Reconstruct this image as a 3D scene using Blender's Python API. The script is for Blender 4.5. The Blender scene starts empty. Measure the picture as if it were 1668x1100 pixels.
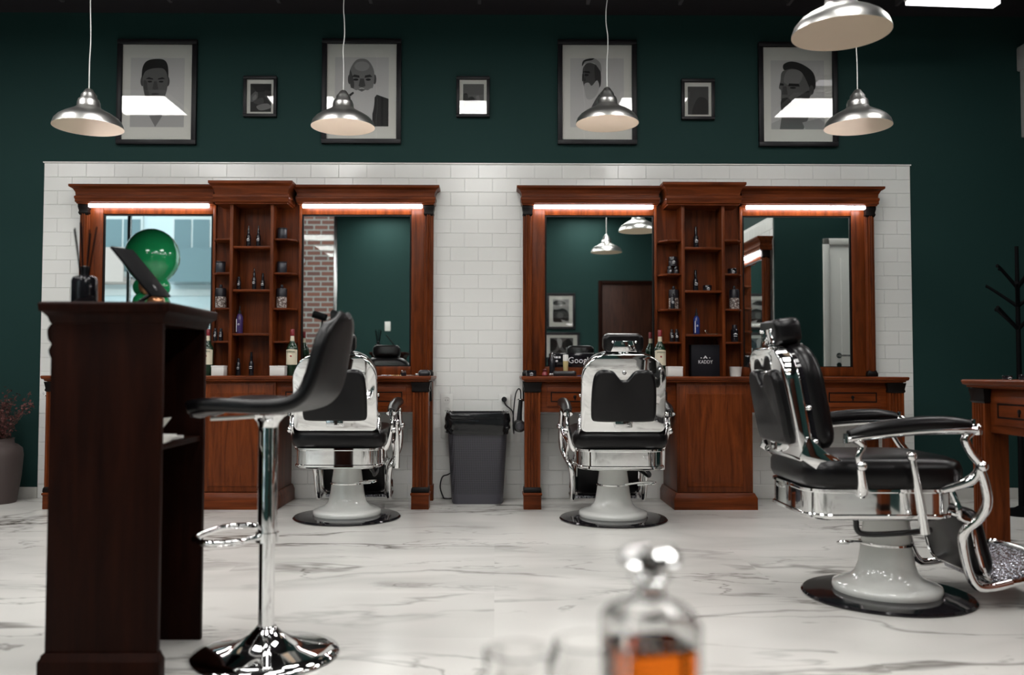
import bpy, bmesh, math, random
from mathutils import Vector, Matrix
random.seed(7)
SC = bpy.context.scene
COL = SC.collection
R = math.radians
PI = math.pi

# ------------------------------------------------------------------ camera, world, exposure
CAM_H = .907
FPX = 1420.0
cam = bpy.data.objects.new('camera', bpy.data.cameras.new('camera'))
COL.objects.link(cam)
cam.data.sensor_fit = 'HORIZONTAL'
cam.data.sensor_width = 36
cam.data.lens = FPX / 1668 * 36
cam.data.shift_x = 18 / 1668
cam.data.clip_start = .02
CAM_ROT = Matrix.Rotation(R(-.4), 3, 'Z') @ Matrix.Rotation(R(92.2), 3, 'X') @ Matrix.Rotation(R(.1), 3, 'Z')
cam.matrix_world = Matrix.Translation((0, 0, CAM_H)) @ CAM_ROT.to_4x4()
cam.data.dof.use_dof = True
cam.data.dof.focus_distance = 5.3
cam.data.dof.aperture_fstop = 2.0
SC.camera = cam
SC.view_settings.view_transform = 'Standard'
SC.view_settings.look = 'None'
SC.view_settings.gamma = 1
SC.view_settings.use_curve_mapping = False
SC.view_settings.exposure = 0.08

world = bpy.data.worlds.new('sky')
SC.world = world
world.use_nodes = True
world.node_tree.nodes['Background'].inputs[0].default_value = (.80, .93, 1.0, 1)
world.node_tree.nodes['Background'].inputs[1].default_value = 2.6

PANEL_POWER = 14.5     # emission of the ceiling panels
STRIP_POWER = 24.0      # emission of the vanity light strips

# ------------------------------------------------------------------ materials
M = {}
def nodes(name):
    m = bpy.data.materials.new(name); m.use_nodes = True
    nt = m.node_tree
    M[name] = m
    return m, nt, nt.nodes['Principled BSDF']
def plain(name, col, rough=.5, metal=0, spec=.5, noise=0, nscale=8, coat=0, bump=0, bscale=60):
    m, nt, b = nodes(name)
    b.inputs['Base Color'].default_value = (*col, 1)
    b.inputs['Roughness'].default_value = rough
    b.inputs['Metallic'].default_value = metal
    b.inputs['Specular IOR Level'].default_value = spec
    b.inputs['Coat Weight'].default_value = coat
    tc = nt.nodes.new('ShaderNodeTexCoord')
    if noise:
        n = nt.nodes.new('ShaderNodeTexNoise'); n.inputs['Scale'].default_value = nscale; n.inputs['Detail'].default_value = 4
        nt.links.new(tc.outputs['Object'], n.inputs['Vector'])
        mx = nt.nodes.new('ShaderNodeMix'); mx.data_type = 'RGBA'
        mx.inputs[6].default_value = (*[c * (1 - noise) for c in col], 1)
        mx.inputs[7].default_value = (*[min(1, c * (1 + noise)) for c in col], 1)
        nt.links.new(n.outputs['Fac'], mx.inputs[0]); nt.links.new(mx.outputs[2], b.inputs['Base Color'])
    if bump:
        n = nt.nodes.new('ShaderNodeTexNoise'); n.inputs['Scale'].default_value = bscale
        nt.links.new(tc.outputs['Object'], n.inputs['Vector'])
        bp = nt.nodes.new('ShaderNodeBump'); bp.inputs['Strength'].default_value = bump; bp.inputs['Distance'].default_value = .002
        nt.links.new(n.outputs['Fac'], bp.inputs['Height']); nt.links.new(bp.outputs[0], b.inputs['Normal'])
    return m
def emit(name, col, s):
    m, nt, b = nodes(name)
    b.inputs['Base Color'].default_value = (.8, .8, .8, 1)
    b.inputs['Emission Color'].default_value = (*col, 1)
    b.inputs['Emission Strength'].default_value = s
    return m
def wood(name, dark, light, axis, rough=.32, sc=9, spec=.14):
    m, nt, b = nodes(name)
    tc = nt.nodes.new('ShaderNodeTexCoord')
    mp = nt.nodes.new('ShaderNodeMapping')
    s = [sc, sc, sc]; s[axis] = sc * .09
    mp.inputs['Scale'].default_value = s
    nt.links.new(tc.outputs['Object'], mp.inputs[0])
    n = nt.nodes.new('ShaderNodeTexNoise'); n.inputs['Scale'].default_value = 3; n.inputs['Detail'].default_value = 6
    n.inputs['Roughness'].default_value = .65; n.inputs['Distortion'].default_value = .6
    nt.links.new(mp.outputs[0], n.inputs['Vector'])
    cr = nt.nodes.new('ShaderNodeValToRGB')
    cr.color_ramp.elements[0].position = .3; cr.color_ramp.elements[0].color = (*dark, 1)
    cr.color_ramp.elements[1].position = .72; cr.color_ramp.elements[1].color = (*light, 1)
    nt.links.new(n.outputs['Fac'], cr.inputs[0]); nt.links.new(cr.outputs[0], b.inputs['Base Color'])
    b.inputs['Roughness'].default_value = rough
    b.inputs['Specular IOR Level'].default_value = spec
    bp = nt.nodes.new('ShaderNodeBump'); bp.inputs['Strength'].default_value = .08; bp.inputs['Distance'].default_value = .001
    nt.links.new(n.outputs['Fac'], bp.inputs['Height']); nt.links.new(bp.outputs[0], b.inputs['Normal'])
    return m
def pane(name, tint=(1, 1, 1), ior=1.5):
    m = bpy.data.materials.new(name); m.use_nodes = True; nt = m.node_tree; nt.nodes.clear()
    o = nt.nodes.new('ShaderNodeOutputMaterial'); mx = nt.nodes.new('ShaderNodeMixShader')
    t = nt.nodes.new('ShaderNodeBsdfTransparent'); t.inputs[0].default_value = (*tint, 1)
    g = nt.nodes.new('ShaderNodeBsdfGlossy'); g.inputs['Roughness'].default_value = 0
    fr = nt.nodes.new('ShaderNodeFresnel'); fr.inputs[0].default_value = ior
    nt.links.new(fr.outputs[0], mx.inputs[0]); nt.links.new(t.outputs[0], mx.inputs[1]); nt.links.new(g.outputs[0], mx.inputs[2])
    nt.links.new(mx.outputs[0], o.inputs[0]); M[name] = m
    return m
def glass(name, col, rough=0, ior=1.5):
    m, nt, b = nodes(name)
    b.inputs['Base Color'].default_value = (*col, 1)
    b.inputs['Roughness'].default_value = rough
    b.inputs['IOR'].default_value = ior
    b.inputs['Transmission Weight'].default_value = 1
    return m

plain('green_paint', (.0140, .039, .036), .6, spec=.10, noise=.05, nscale=2, bump=.05)
plain('black_ceiling', (.010, .008, .011), .8, noise=.2)
plain('dark_fixture', (.06, .055, .06), .5)
plain('grout', (.70, .70, .68), .8, noise=.06, nscale=30)
plain('tile', (.78, .78, .755), .16, noise=.025, nscale=2)
wood('wood_v', (.050, .0105, .0030), (.185, .043, .010), 2)
wood('wood_h', (.055, .0115, .0032), (.185, .041, .0095), 0)
wood('wood_dark', (.0060, .0014, .0008), (.019, .0046, .0020), 2, .5, spec=.06)
wood('wood_door', (.020, .006, .003), (.055, .017, .009), 2, .45, spec=.2)
plain('ebony', (.006, .004, .0035), .4, spec=.15, noise=.3)
plain('chrome', (.86, .86, .86), .045, 1)
plain('chrome_soft', (.80, .80, .80), .12, 1, noise=.03)
plain('aluminium', (.80, .79, .76), .33, 1, noise=.04, nscale=20)
plain('lamp_inside', (.84, .70, .52), .42, .6, noise=.03)
plain('white_enamel', (.74, .75, .72), .12, coat=.5)
plain('leather', (.0035, .0030, .0036), .30, spec=.30, noise=.15, nscale=12, bump=.12, bscale=220)
plain('black_gloss', (.009, .008, .010), .08)
plain('black_matte', (.004, .004, .0045), .55, spec=.04, noise=.1)
plain('black_plastic', (.012, .012, .014), .3)
plain('charcoal_plastic', (.045, .043, .052), .45)
plain('bag_plastic', (.008, .008, .009), .18, bump=.6, bscale=30)
plain('white_plastic', (.72, .72, .69), .35)
plain('paper_white', (.74, .73, .69), .7, noise=.02)
plain('paper_cream', (.68, .62, .47), .6, noise=.03)
plain('label_red', (.28, .03, .03), .4)
plain('label_green', (.02, .08, .04), .5)
plain('cap_red', (.20, .012, .02), .3)
plain('bottle_green', (.010, .030, .016), .06)
plain('dark_bottle', (.012, .011, .014), .15)
plain('tin_black', (.014, .013, .017), .28, spec=.3)
plain('candle_black', (.026, .027, .035), .35, noise=.15)
plain('blue_liquid', (.02, .035, .16), .1)
plain('purple_liquid', (.05, .028, .11), .1)
plain('print_white', (.72, .71, .73), .5)
plain('gold', (.75, .55, .25), .25, 1)
plain('gift_box', (.012, .012, .016), .55, spec=.15, noise=.05)
plain('frame_black', (.008, .007, .009), .42, spec=.3)
plain('mat_board', (.72, .71, .66), .8)
plain('vase_brown', (.060, .043, .040), .7, noise=.25, nscale=6, bump=.2)
plain('dried_red', (.10, .030, .026), .8, noise=.4, nscale=20)
plain('stem_brown', (.045, .022, .015), .8)
plain('balloon_green', (.012, .26, .085), .10, coat=.6)
plain('balloon_copper', (.55, .24, .12), .2, .7)
plain('grey_unit', (.42, .42, .41), .5)
plain('white_door', (.70, .70, .67), .4)
plain('steel', (.55, .55, .55), .25, 1)
plain('marble_skirting', (.52, .51, .48), .3, noise=.12, nscale=3)
plain('orange_rib', (.45, .10, .02), .5)
plain('amber_jar', (.55, .45, .22), .15)
plain('pale_wall', (.70, .77, .78), .8, noise=.06, nscale=.6)
plain('pale_trim', (.74, .75, .73), .7)
plain('window_blue', (.16, .24, .26), .15)
plain('asphalt', (.30, .30, .30), .9, noise=.1)
plain('plaster_pink', (.62, .50, .45), .8)
plain('velvet_red', (.13, .03, .03), .5)
plain('scissor_steel', (.7, .62, .5), .2, 1)
pane('picture_glass')
pane('shop_glass', (.95, .98, .98))
glass('clear_glass', (.99, .99, .985), ior=1.38)
glass('whisky', (.93, .20, .015), ior=1.34)
emit('panel_light', (1, .985, .96), PANEL_POWER)
emit('strip_light', (1, .93, .96), STRIP_POWER)
emit('bulb_light', (1, .82, .58), 22)
emit('batten_light', (1, .97, 1), 2.2)
for i, g in enumerate((.004, .012, .03, .07, .13, .22, .33, .46, .60)):
    plain('grey_%d' % i, (g, g * .98, g * .96), .75)

def mat_mirror():
    m = bpy.data.materials.new('mirror'); m.use_nodes = True; nt = m.node_tree; nt.nodes.clear()
    o = nt.nodes.new('ShaderNodeOutputMaterial'); g = nt.nodes.new('ShaderNodeBsdfGlossy')
    g.inputs['Roughness'].default_value = 0; g.inputs['Color'].default_value = (.86, .90, .885, 1)
    nt.links.new(g.outputs[0], o.inputs[0]); M['mirror'] = m
mat_mirror()

def mat_floor():
    m, nt, b = nodes('marble'); N = nt.nodes.new; L = nt.links.new
    tc = N('ShaderNodeTexCoord')
    def math_(op, a, bb=None, clamp=False):
        n = N('ShaderNodeMath'); n.operation = op; n.use_clamp = clamp
        for k, v in enumerate((a, bb)):
            if v is None: continue
            if isinstance(v, (int, float)): n.inputs[k].default_value = v
            else: L(v, n.inputs[k])
        return n.outputs[0]
    # every slab (1.2 x 0.6 m) takes its own piece of the pattern
    sn = N('ShaderNodeVectorMath'); sn.operation = 'SNAP'; sn.inputs[1].default_value = (1.2, .6, 10)
    L(tc.outputs['Object'], sn.inputs[0])
    wn = N('ShaderNodeTexWhiteNoise'); wn.noise_dimensions = '3D'; L(sn.outputs[0], wn.inputs['Vector'])
    slab = math_('MULTIPLY', wn.outputs['Value'], .10)
    def vein(scale, rot, width, w0, dist, stretch, detail=5):
        mp = N('ShaderNodeMapping'); mp.inputs['Rotation'].default_value = (0, 0, R(rot)); mp.inputs['Scale'].default_value = (stretch, 1, 1)
        L(tc.outputs['Object'], mp.inputs[0])
        n = N('ShaderNodeTexNoise'); n.noise_dimensions = '4D'; n.inputs['Scale'].default_value = scale; n.inputs['Detail'].default_value = detail
        n.inputs['Roughness'].default_value = .55; n.inputs['Distortion'].default_value = dist
        L(mp.outputs[0], n.inputs['Vector']); L(math_('ADD', slab, w0), n.inputs['W'])
        d = math_('ABSOLUTE', math_('SUBTRACT', n.outputs['Fac'], .5))
        return math_('SUBTRACT', 1, math_('DIVIDE', d, width, True), True)
    mp = N('ShaderNodeMapping'); mp.inputs['Scale'].default_value = (.5, 1.2, 1); L(tc.outputs['Object'], mp.inputs[0])
    mk = N('ShaderNodeTexNoise'); mk.noise_dimensions = '4D'; mk.inputs['Scale'].default_value = 1.6; L(mp.outputs[0], mk.inputs['Vector']); L(math_('ADD', slab, 4), mk.inputs['W'])
    mask = math_('MULTIPLY', math_('SUBTRACT', mk.outputs['Fac'], .42, True), 5.5, True)
    v1 = math_('MULTIPLY', vein(1.5, 24, .022, 0, .5, .34), mask)
    v2 = math_('MULTIPLY', vein(2.6, 18, .012, 7, .9, .30), .55)
    v3 = math_('MULTIPLY', vein(1.0, 32, .10, 12, .3, .4, 3), .22)
    tot = math_('ADD', math_('ADD', math_('MULTIPLY', v1, .75), math_('MULTIPLY', v2, mask)), v3, True)
    mx = N('ShaderNodeMix'); mx.data_type = 'RGBA'
    mx.inputs[6].default_value = (.70, .69, .655, 1); mx.inputs[7].default_value = (.13, .118, .105, 1)
    L(tot, mx.inputs[0]); L(mx.outputs[2], b.inputs['Base Color'])
    b.inputs['Roughness'].default_value = .27
mat_floor()

def mat_brick():
    m, nt, b = nodes('brick'); N = nt.nodes.new; L = nt.links.new
    tc = N('ShaderNodeTexCoord'); sp = N('ShaderNodeSeparateXYZ'); cb = N('ShaderNodeCombineXYZ')
    L(tc.outputs['Object'], sp.inputs[0])
    ad = N('ShaderNodeMath'); ad.operation = 'ADD'; L(sp.outputs[0], ad.inputs[0]); L(sp.outputs[1], ad.inputs[1])
    L(ad.outputs[0], cb.inputs[0]); L(sp.outputs[2], cb.inputs[1])
    br = N('ShaderNodeTexBrick'); br.inputs['Scale'].default_value = 1
    br.inputs['Color1'].default_value = (.17, .055, .033, 1); br.inputs['Color2'].default_value = (.11, .04, .03, 1); br.inputs['Mortar'].default_value = (.26, .22, .19, 1)
    br.inputs['Mortar Size'].default_value = .018; br.inputs['Brick Width'].default_value = .36; br.inputs['Row Height'].default_value = .13
    L(cb.outputs[0], br.inputs['Vector']); L(br.outputs['Color'], b.inputs['Base Color']); b.inputs['Roughness'].default_value = .85
mat_brick()

def mat_perforated():
    m, nt, b = nodes('perforated'); N = nt.nodes.new; L = nt.links.new
    tc = N('ShaderNodeTexCoord'); sp = N('ShaderNodeSeparateXYZ'); L(tc.outputs['Object'], sp.inputs[0])
    def m_(op, a, bb=0):
        n = N('ShaderNodeMath'); n.operation = op
        for k, v in enumerate((a, bb)):
            if isinstance(v, (int, float)): n.inputs[k].default_value = v
            else: L(v, n.inputs[k])
        return n.outputs[0]
    h = m_('ADD', sp.outputs[0], sp.outputs[1])
    k = 2 * PI / .024
    a = m_('MULTIPLY', m_('SINE', m_('MULTIPLY', m_('ADD', h, sp.outputs[2]), k)), m_('SINE', m_('MULTIPLY', m_('SUBTRACT', h, sp.outputs[2]), k)))
    band = m_('MULTIPLY', m_('GREATER_THAN', sp.outputs[2], .07), m_('LESS_THAN', sp.outputs[2], .50))
    hole = m_('MULTIPLY', m_('GREATER_THAN', a, .28), band)
    mx = N('ShaderNodeMix'); mx.data_type = 'RGBA'
    mx.inputs[6].default_value = (.062, .060, .074, 1); mx.inputs[7].default_value = (.010, .010, .012, 1)
    L(hole, mx.inputs[0]); L(mx.outputs[2], b.inputs['Base Color']); b.inputs['Roughness'].default_value = .42
mat_perforated()

def mat_cutglass():
    m, nt, b = nodes('cut_glass'); N = nt.nodes.new; L = nt.links.new
    tc = N('ShaderNodeTexCoord'); v = N('ShaderNodeTexVoronoi'); v.inputs['Scale'].default_value = 90
    L(tc.outputs['Object'], v.inputs['Vector'])
    cr = N('ShaderNodeValToRGB'); cr.color_ramp.elements[0].color = (.62, .56, .52, 1); cr.color_ramp.elements[1].color = (.10, .07, .06, 1); cr.color_ramp.elements[1].position = .75
    L(v.outputs['Distance'], cr.inputs[0]); L(cr.outputs[0], b.inputs['Base Color']); b.inputs['Roughness'].default_value = .15
    bp = N('ShaderNodeBump'); bp.inputs['Strength'].default_value = .5; bp.inputs['Distance'].default_value = .003
    L(v.outputs['Distance'], bp.inputs['Height']); L(bp.outputs[0], b.inputs['Normal'])
mat_cutglass()

def mat_tread():
    m, nt, b = nodes('tread'); N = nt.nodes.new; L = nt.links.new
    tc = N('ShaderNodeTexCoord'); v = N('ShaderNodeTexVoronoi'); v.inputs['Scale'].default_value = 60
    L(tc.outputs['Object'], v.inputs['Vector'])
    b.inputs['Base Color'].default_value = (.42, .42, .46, 1); b.inputs['Metallic'].default_value = 1; b.inputs['Roughness'].default_value = .25
    bp = N('ShaderNodeBump'); bp.inputs['Strength'].default_value = 1; bp.inputs['Distance'].default_value = .006
    L(v.outputs['Distance'], bp.inputs['Height']); L(bp.outputs[0], b.inputs['Normal'])
mat_tread()

# ------------------------------------------------------------------ geometry helpers
class G:
    """collects shapes of ONE part"""
    def __init__(s): s.v = []; s.f = []
    def add(s, v, f):
        o = len(s.v); s.v += [tuple(p) for p in v]; s.f += [tuple(i + o for i in q) for q in f]; return s
    def box(s, x0, x1, y0, y1, z0, z1):
        v = [(x, y, z) for z in (z0, z1) for y in (y0, y1) for x in (x0, x1)]
        return s.add(v, [(0, 2, 3, 1), (4, 5, 7, 6), (0, 1, 5, 4), (2, 6, 7, 3), (0, 4, 6, 2), (1, 3, 7, 5)])
    def lathe(s, prof, c=(0, 0, 0), n=24, ax=(0, 0, 1)):
        q = Vector((0, 0, 1)).rotation_difference(Vector(ax).normalized()); c = Vector(c)
        v = []; f = []
        for r, z in prof:
            for k in range(n):
                a = 2 * PI * k / n
                v.append(c + q @ Vector((r * math.cos(a), r * math.sin(a), z)))
        m = len(prof)
        for j in range(m - 1):
            for k in range(n):
                k2 = (k + 1) % n
                f.append((j * n + k, j * n + k2, (j + 1) * n + k2, (j + 1) * n + k))
        if prof[0][0] > 1e-5: f.append(tuple(range(n - 1, -1, -1)))
        if prof[-1][0] > 1e-5: f.append(tuple((m - 1) * n + k for k in range(n)))
        return s.add(v, f)
    def cyl(s, a, b, r, n=16, r2=None):
        a = Vector(a); b = Vector(b)
        return s.lathe([(r, 0), (r if r2 is None else r2, (b - a).length)], a, n, b - a)
    def ball(s, c, r, n=14, m=8, sz=1):
        return s.lathe([(max(1e-4, r * math.sin(PI * k / m)), -r * sz * math.cos(PI * k / m)) for k in range(m + 1)], c, n)
    def tube(s, pts, r, n=10, smooth=6, closed=False, flat=None):
        P = [Vector(p) for p in pts]
        rr = list(r) if isinstance(r, (list, tuple)) else [r] * len(P)
        if smooth > 1: P, rr = crom(P, rr, smooth, closed)
        L = len(P); v = []; f = []; up = None
        for i in range(L):
            a = P[(i - 1) % L] if (closed or i) else P[0]
            b = P[(i + 1) % L] if (closed or i < L - 1) else P[-1]
            t = (b - a).normalized()
            if up is None:
                up = Vector((0, 0, 1)) if abs(t.z) < .9 else Vector((1, 0, 0))
            e1 = t.cross(up)
            if e1.length < 1e-4: e1 = t.cross(Vector((0, 1, 0)))
            e1.normalize(); e2 = e1.cross(t).normalized(); up = e2
            for k in range(n):
                ang = 2 * PI * k / n
                fx = flat if flat else 1
                v.append(P[i] + e1 * (math.cos(ang) * rr[i] * fx) + e2 * (math.sin(ang) * rr[i]))
        for i in range(L if closed else L - 1):
            i2 = (i + 1) % L
            for k in range(n):
                k2 = (k + 1) % n
                f.append((i * n + k, i * n + k2, i2 * n + k2, i2 * n + k))
        if not closed:
            f.append(tuple(range(n - 1, -1, -1))); f.append(tuple((L - 1) * n + k for k in range(n)))
        return s.add(v, f)
    def prism(s, outline, d0, d1, plane='xy'):
        """outline (a,b) extruded over the third axis; plane names the two axes of the outline"""
        n = len(outline)
        def p(a, b, d):
            return {'xy': (a, b, d), 'xz': (a, d, b), 'yz': (d, a, b)}[plane]
        v = [p(a, b, d0) for a, b in outline] + [p(a, b, d1) for a, b in outline]
        f = [(k, (k + 1) % n, n + (k + 1) % n, n + k) for k in range(n)]
        f += [tuple(range(n - 1, -1, -1)), tuple(range(n, 2 * n))]
        return s.add(v, f)
    def rings(s, rings, cap=True):
        n = len(rings[0]); v = [p for r in rings for p in r]; f = []
        for j in range(len(rings) - 1):
            for k in range(n):
                k2 = (k + 1) % n
                f.append((j * n + k, j * n + k2, (j + 1) * n + k2, (j + 1) * n + k))
        if cap: f += [tuple(range(n - 1, -1, -1)), tuple((len(rings) - 1) * n + k for k in range(n))]
        return s.add(v, f)
    def mould(s, x0, x1, yb, yf, layers):
        """stepped moulding: back at yb, front at yf (yf < yb); layers (z, overhang), overhang on both ends and the front"""
        return s.rings([[(x0 - o, yb, z), (x0 - o, yf - o, z), (x1 + o, yf - o, z), (x1 + o, yb, z)] for z, o in layers])
    def xf(s, mat):
        s.v = [tuple(mat @ Vector(p)) for p in s.v]; return s

def crom(P, rr, k, closed=False):
    L = len(P); Q = []; q = []
    for i in range(L if closed else L - 1):
        g = (lambda j: P[j % L]) if closed else (lambda j: P[min(max(j, 0), L - 1)])
        p0, p1, p2, p3 = g(i - 1), g(i), g(i + 1), g(i + 2)
        r1, r2 = rr[i], rr[(i + 1) % L]
        for j in range(k):
            t = j / k
            Q.append(.5 * ((2 * p1) + (p2 - p0) * t + (2 * p0 - 5 * p1 + 4 * p2 - p3) * t * t + (3 * p1 - p0 - 3 * p2 + p3) * t ** 3))
            q.append(r1 + (r2 - r1) * t)
    if not closed: Q.append(P[-1]); q.append(rr[-1])
    return Q, q
def smooth2(pts, k=5, closed=True):
    P = [Vector((a, b, 0)) for a, b in pts]
    Q, _ = crom(P, [0] * len(P), k, closed)
    return [(p.x, p.y) for p in Q]
def rrect(w, h, r, n=5, cx=0, cy=0):
    o = []
    for sx, sy, a0 in ((1, 1, 0), (-1, 1, 90), (-1, -1, 180), (1, -1, 270)):
        for k in range(n + 1):
            a = R(a0 + 90 * k / n)
            o.append((cx + sx * (w / 2 - r) + r * math.cos(a), cy + sy * (h / 2 - r) + r * math.sin(a)))
    return o
def mesh(g, name, bevel=0, seg=2, angle=38, smooth=True):
    me = bpy.data.meshes.new(name); me.from_pydata(g.v, [], g.f); me.update()
    bm = bmesh.new(); bm.from_mesh(me)
    bmesh.ops.recalc_face_normals(bm, faces=bm.faces)
    if bevel:
        ed = [e for e in bm.edges if len(e.link_faces) == 2 and e.calc_face_angle(0) > R(30)]
        bmesh.ops.bevel(bm, geom=ed, offset=bevel, offset_type='OFFSET', segments=seg, profile=.5, affect='EDGES', clamp_overlap=True)
    bm.to_mesh(me); bm.free()
    if smooth:
        for p in me.polygons: p.use_smooth = True
        me.set_sharp_from_angle(angle=R(angle))
    return me
def obj(name, g, mat, parent=None, bevel=0, seg=2, angle=38, loc=None, smooth=True):
    me = g if isinstance(g, bpy.types.Mesh) else mesh(g, name, bevel, seg, angle, smooth)
    if mat and not len(me.materials): me.materials.append(M[mat])
    o = bpy.data.objects.new(name, me); COL.objects.link(o)
    if parent: o.parent = parent
    if loc: o.location = loc
    return o
def tag(o, label, cat, group=None):
    o['label'] = label; o['category'] = cat
    if group: o['group'] = group
    return o
def thing(name, label, cat, loc=(0, 0, 0), rz=0, group=None):
    o = bpy.data.objects.new(name, None); COL.objects.link(o); o.empty_display_size = .1
    o.location = loc; o.rotation_euler = (0, 0, rz)
    return tag(o, label, cat, group)
def struct(name, g, mat, parent=None, **k):
    o = obj(name, g, mat, parent, **k)
    if not parent: o['kind'] = 'structure'
    return o
def dup(o, parent=None):
    c = o.copy(); COL.objects.link(c)
    if parent: c.parent = parent
    for ch in o.children: dup(ch, c)
    return c
def copy_thing(o, label, loc, rz=0, group=None):
    c = dup(o); c.location = loc; c.rotation_euler = (0, 0, rz); c['label'] = label
    if group: c['group'] = group
    return c
def text(name, body, size, mat, parent, loc, rot=(R(90), 0, 0), depth=.0008, align='CENTER', sx=1):
    cu = bpy.data.curves.new(name, 'FONT'); cu.body = body; cu.size = size; cu.extrude = depth; cu.align_x = align; cu.align_y = 'CENTER'
    cu.resolution_u = 2
    t = bpy.data.objects.new(name, cu); COL.objects.link(t)
    dg = bpy.context.evaluated_depsgraph_get()
    me = bpy.data.meshes.new_from_object(t.evaluated_get(dg))
    bpy.data.objects.remove(t)
    me.materials.clear(); me.materials.append(M[mat])
    o = bpy.data.objects.new(name, me); COL.objects.link(o); o.parent = parent; o.location = loc; o.rotation_euler = rot; o.scale = (sx, 1, 1)
    return o
def at(x, y, Y):
    """point of the photograph (1668 x 1100) at a known distance Y into the room"""
    d = CAM_ROT @ Vector(((x - 816) / FPX, (550 - y) / FPX, -1)); d *= Y / d.y
    return Vector((d.x, Y, CAM_H + d.z))

# ------------------------------------------------------------------ room
DW = 6.25            # the tiled wall
CEIL = 3.5
XL, XR = -7.3, 4.4   # left wall, far right wall of the passage
YB = -1.6            # wall behind the camera, with the shop window
PX, PY = 2.70, 4.02  # corner of the partition that carries the third vanity

g = G().box(XL - .1, XR + .1, YB - .1, DW + .12, -.12, 0)
struct('floor', g, 'marble', smooth=False)
g = G().box(XL - .1, XR + .1, YB - .1, DW + .12, CEIL, CEIL + .1)
ceiling = struct('ceiling', g, 'black_ceiling', smooth=False)
for k in range(9):   # steel hangers under the ceiling
    a = at(100 + 168 * k + (k % 3) * 9, 2, 5.95)
    obj('hanger', G().box(-.012, .012, -.07, .07, -.045, 0), 'dark_fixture', ceiling, .003, loc=(a.x, 5.9, CEIL), smooth=False)
wall_back = struct('wall_back', G().box(XL - .1, XR + .1, DW, DW + .12, 0, CEIL), 'green_paint', smooth=False)
struct('wall_left', G().box(XL - .12, XL, YB, DW, 0, CEIL), 'green_paint', smooth=False)
wall_right = struct('wall_right', G().box(PX, XR, YB, PY, 0, CEIL), 'green_paint', smooth=False)
struct('wall_passage', G().box(XR, XR + .12, PY, DW, 0, CEIL), 'green_paint', smooth=False)
WX = -2.54           # right edge of the shop window
g = G().box(WX, PX, YB - .14, YB, 0, CEIL).box(XL, WX, YB - .14, YB, 3.46, CEIL).box(XL, WX, YB - .14, YB, 0, .12)
wall_front = struct('wall_front', g, 'green_paint', smooth=False)
struct('baseboard_left', G().box(XL, -3.245, DW - .014, DW, 0, .078), 'marble_skirting', bevel=.003)
struct('baseboard_right', G().box(3.01, XR, DW - .014, DW, 0, .078), 'marble_skirting', bevel=.003)

# ---- white wall tiles: 31 x 24, running bond
TX0, TX1, TZ = -3.243, 3.004, 2.398
PW, PH = .2015, .0998
struct('tile_bed', G().box(TX0, TX1, DW - .006, DW, 0, TZ), 'grout', wall_back, smooth=False)
struct('edge_trim', G().box(TX0 - .006, TX1 + .006, DW - .016, DW, TZ, TZ + .008), 'tile', wall_back, smooth=False)
def tile_geo(w, h, d=.006, b=.0022):
    gg = G(); W, Hh = w / 2, h / 2
    v = [(-W, 0, -Hh), (W, 0, -Hh), (W, 0, Hh), (-W, 0, Hh), (-W, -d + b * .7, -Hh), (W, -d + b * .7, -Hh), (W, -d + b * .7, Hh), (-W, -d + b * .7, Hh),
         (-W + b, -d, -Hh + b), (W - b, -d, -Hh + b), (W - b, -d, Hh - b), (-W + b, -d, Hh - b)]
    f = [(0, 1, 5, 4), (1, 2, 6, 5), (2, 3, 7, 6), (3, 0, 4, 7), (4, 5, 9, 8), (5, 6, 10, 9), (6, 7, 11, 10), (7, 4, 8, 11), (8, 9, 10, 11)]
    return gg.add(v, f)
GAP = .0022
full = mesh(tile_geo(PW - GAP, PH - GAP), 'tile', smooth=False); full.materials.append(M['tile'])
half = mesh(tile_geo(PW / 2 - GAP, PH - GAP), 'tile', smooth=False); half.materials.append(M['tile'])
VC = (-1.69, 1.45)   # centres of the two vanities
def hidden(x, z):
    for c in VC:
        u = abs(x - c)
        if u < 1.20 and .90 < z < 2.16: return True
        if u < 1.20 and .60 < z < .90: return True
        if u < .25 and z < .9: return True
    if x < -2.2 and z < 1.2 and x > -3.1: return True    # behind the reception stand
    return False
allt = []
for r in range(24):
    zc = PH * (r + .5)
    xs = []
    if r % 2 == 0:
        xs = [(TX0 + PW * (k + .5), full) for k in range(31)]
    else:
        xs = [(TX0 + PW * .25, half)] + [(TX0 + PW * (k + 1), full) for k in range(30)] + [(TX1 - PW * .25, half)]
    for x, me in xs: allt.append((x, zc, me))
allt.sort(key=lambda t: (hidden(t[0], t[1]), 0 if (abs(t[0] + .12) < .62 or t[1] > 2.1 or t[0] > 2.6) else 1, -t[1]))
rest = G()
for i, (x, z, me) in enumerate(allt):
    rx, rz_ = random.gauss(0, .0016), random.gauss(0, .0016)
    if i < 295:
        o = obj('tile', me, None, wall_back, loc=(x, DW - .004, z)); o.rotation_euler = (rx, 0, rz_)
    else:
        w = (PW if me is full else PW / 2) - GAP
        rest.add([(a + x, b + DW - .004, c + z) for a, b, c in tile_geo(w, PH - GAP).v], tile_geo(w, PH - GAP).f)
o = obj('tile_field', rest, 'tile', wall_back, smooth=False); o['kind'] = 'stuff'
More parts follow.
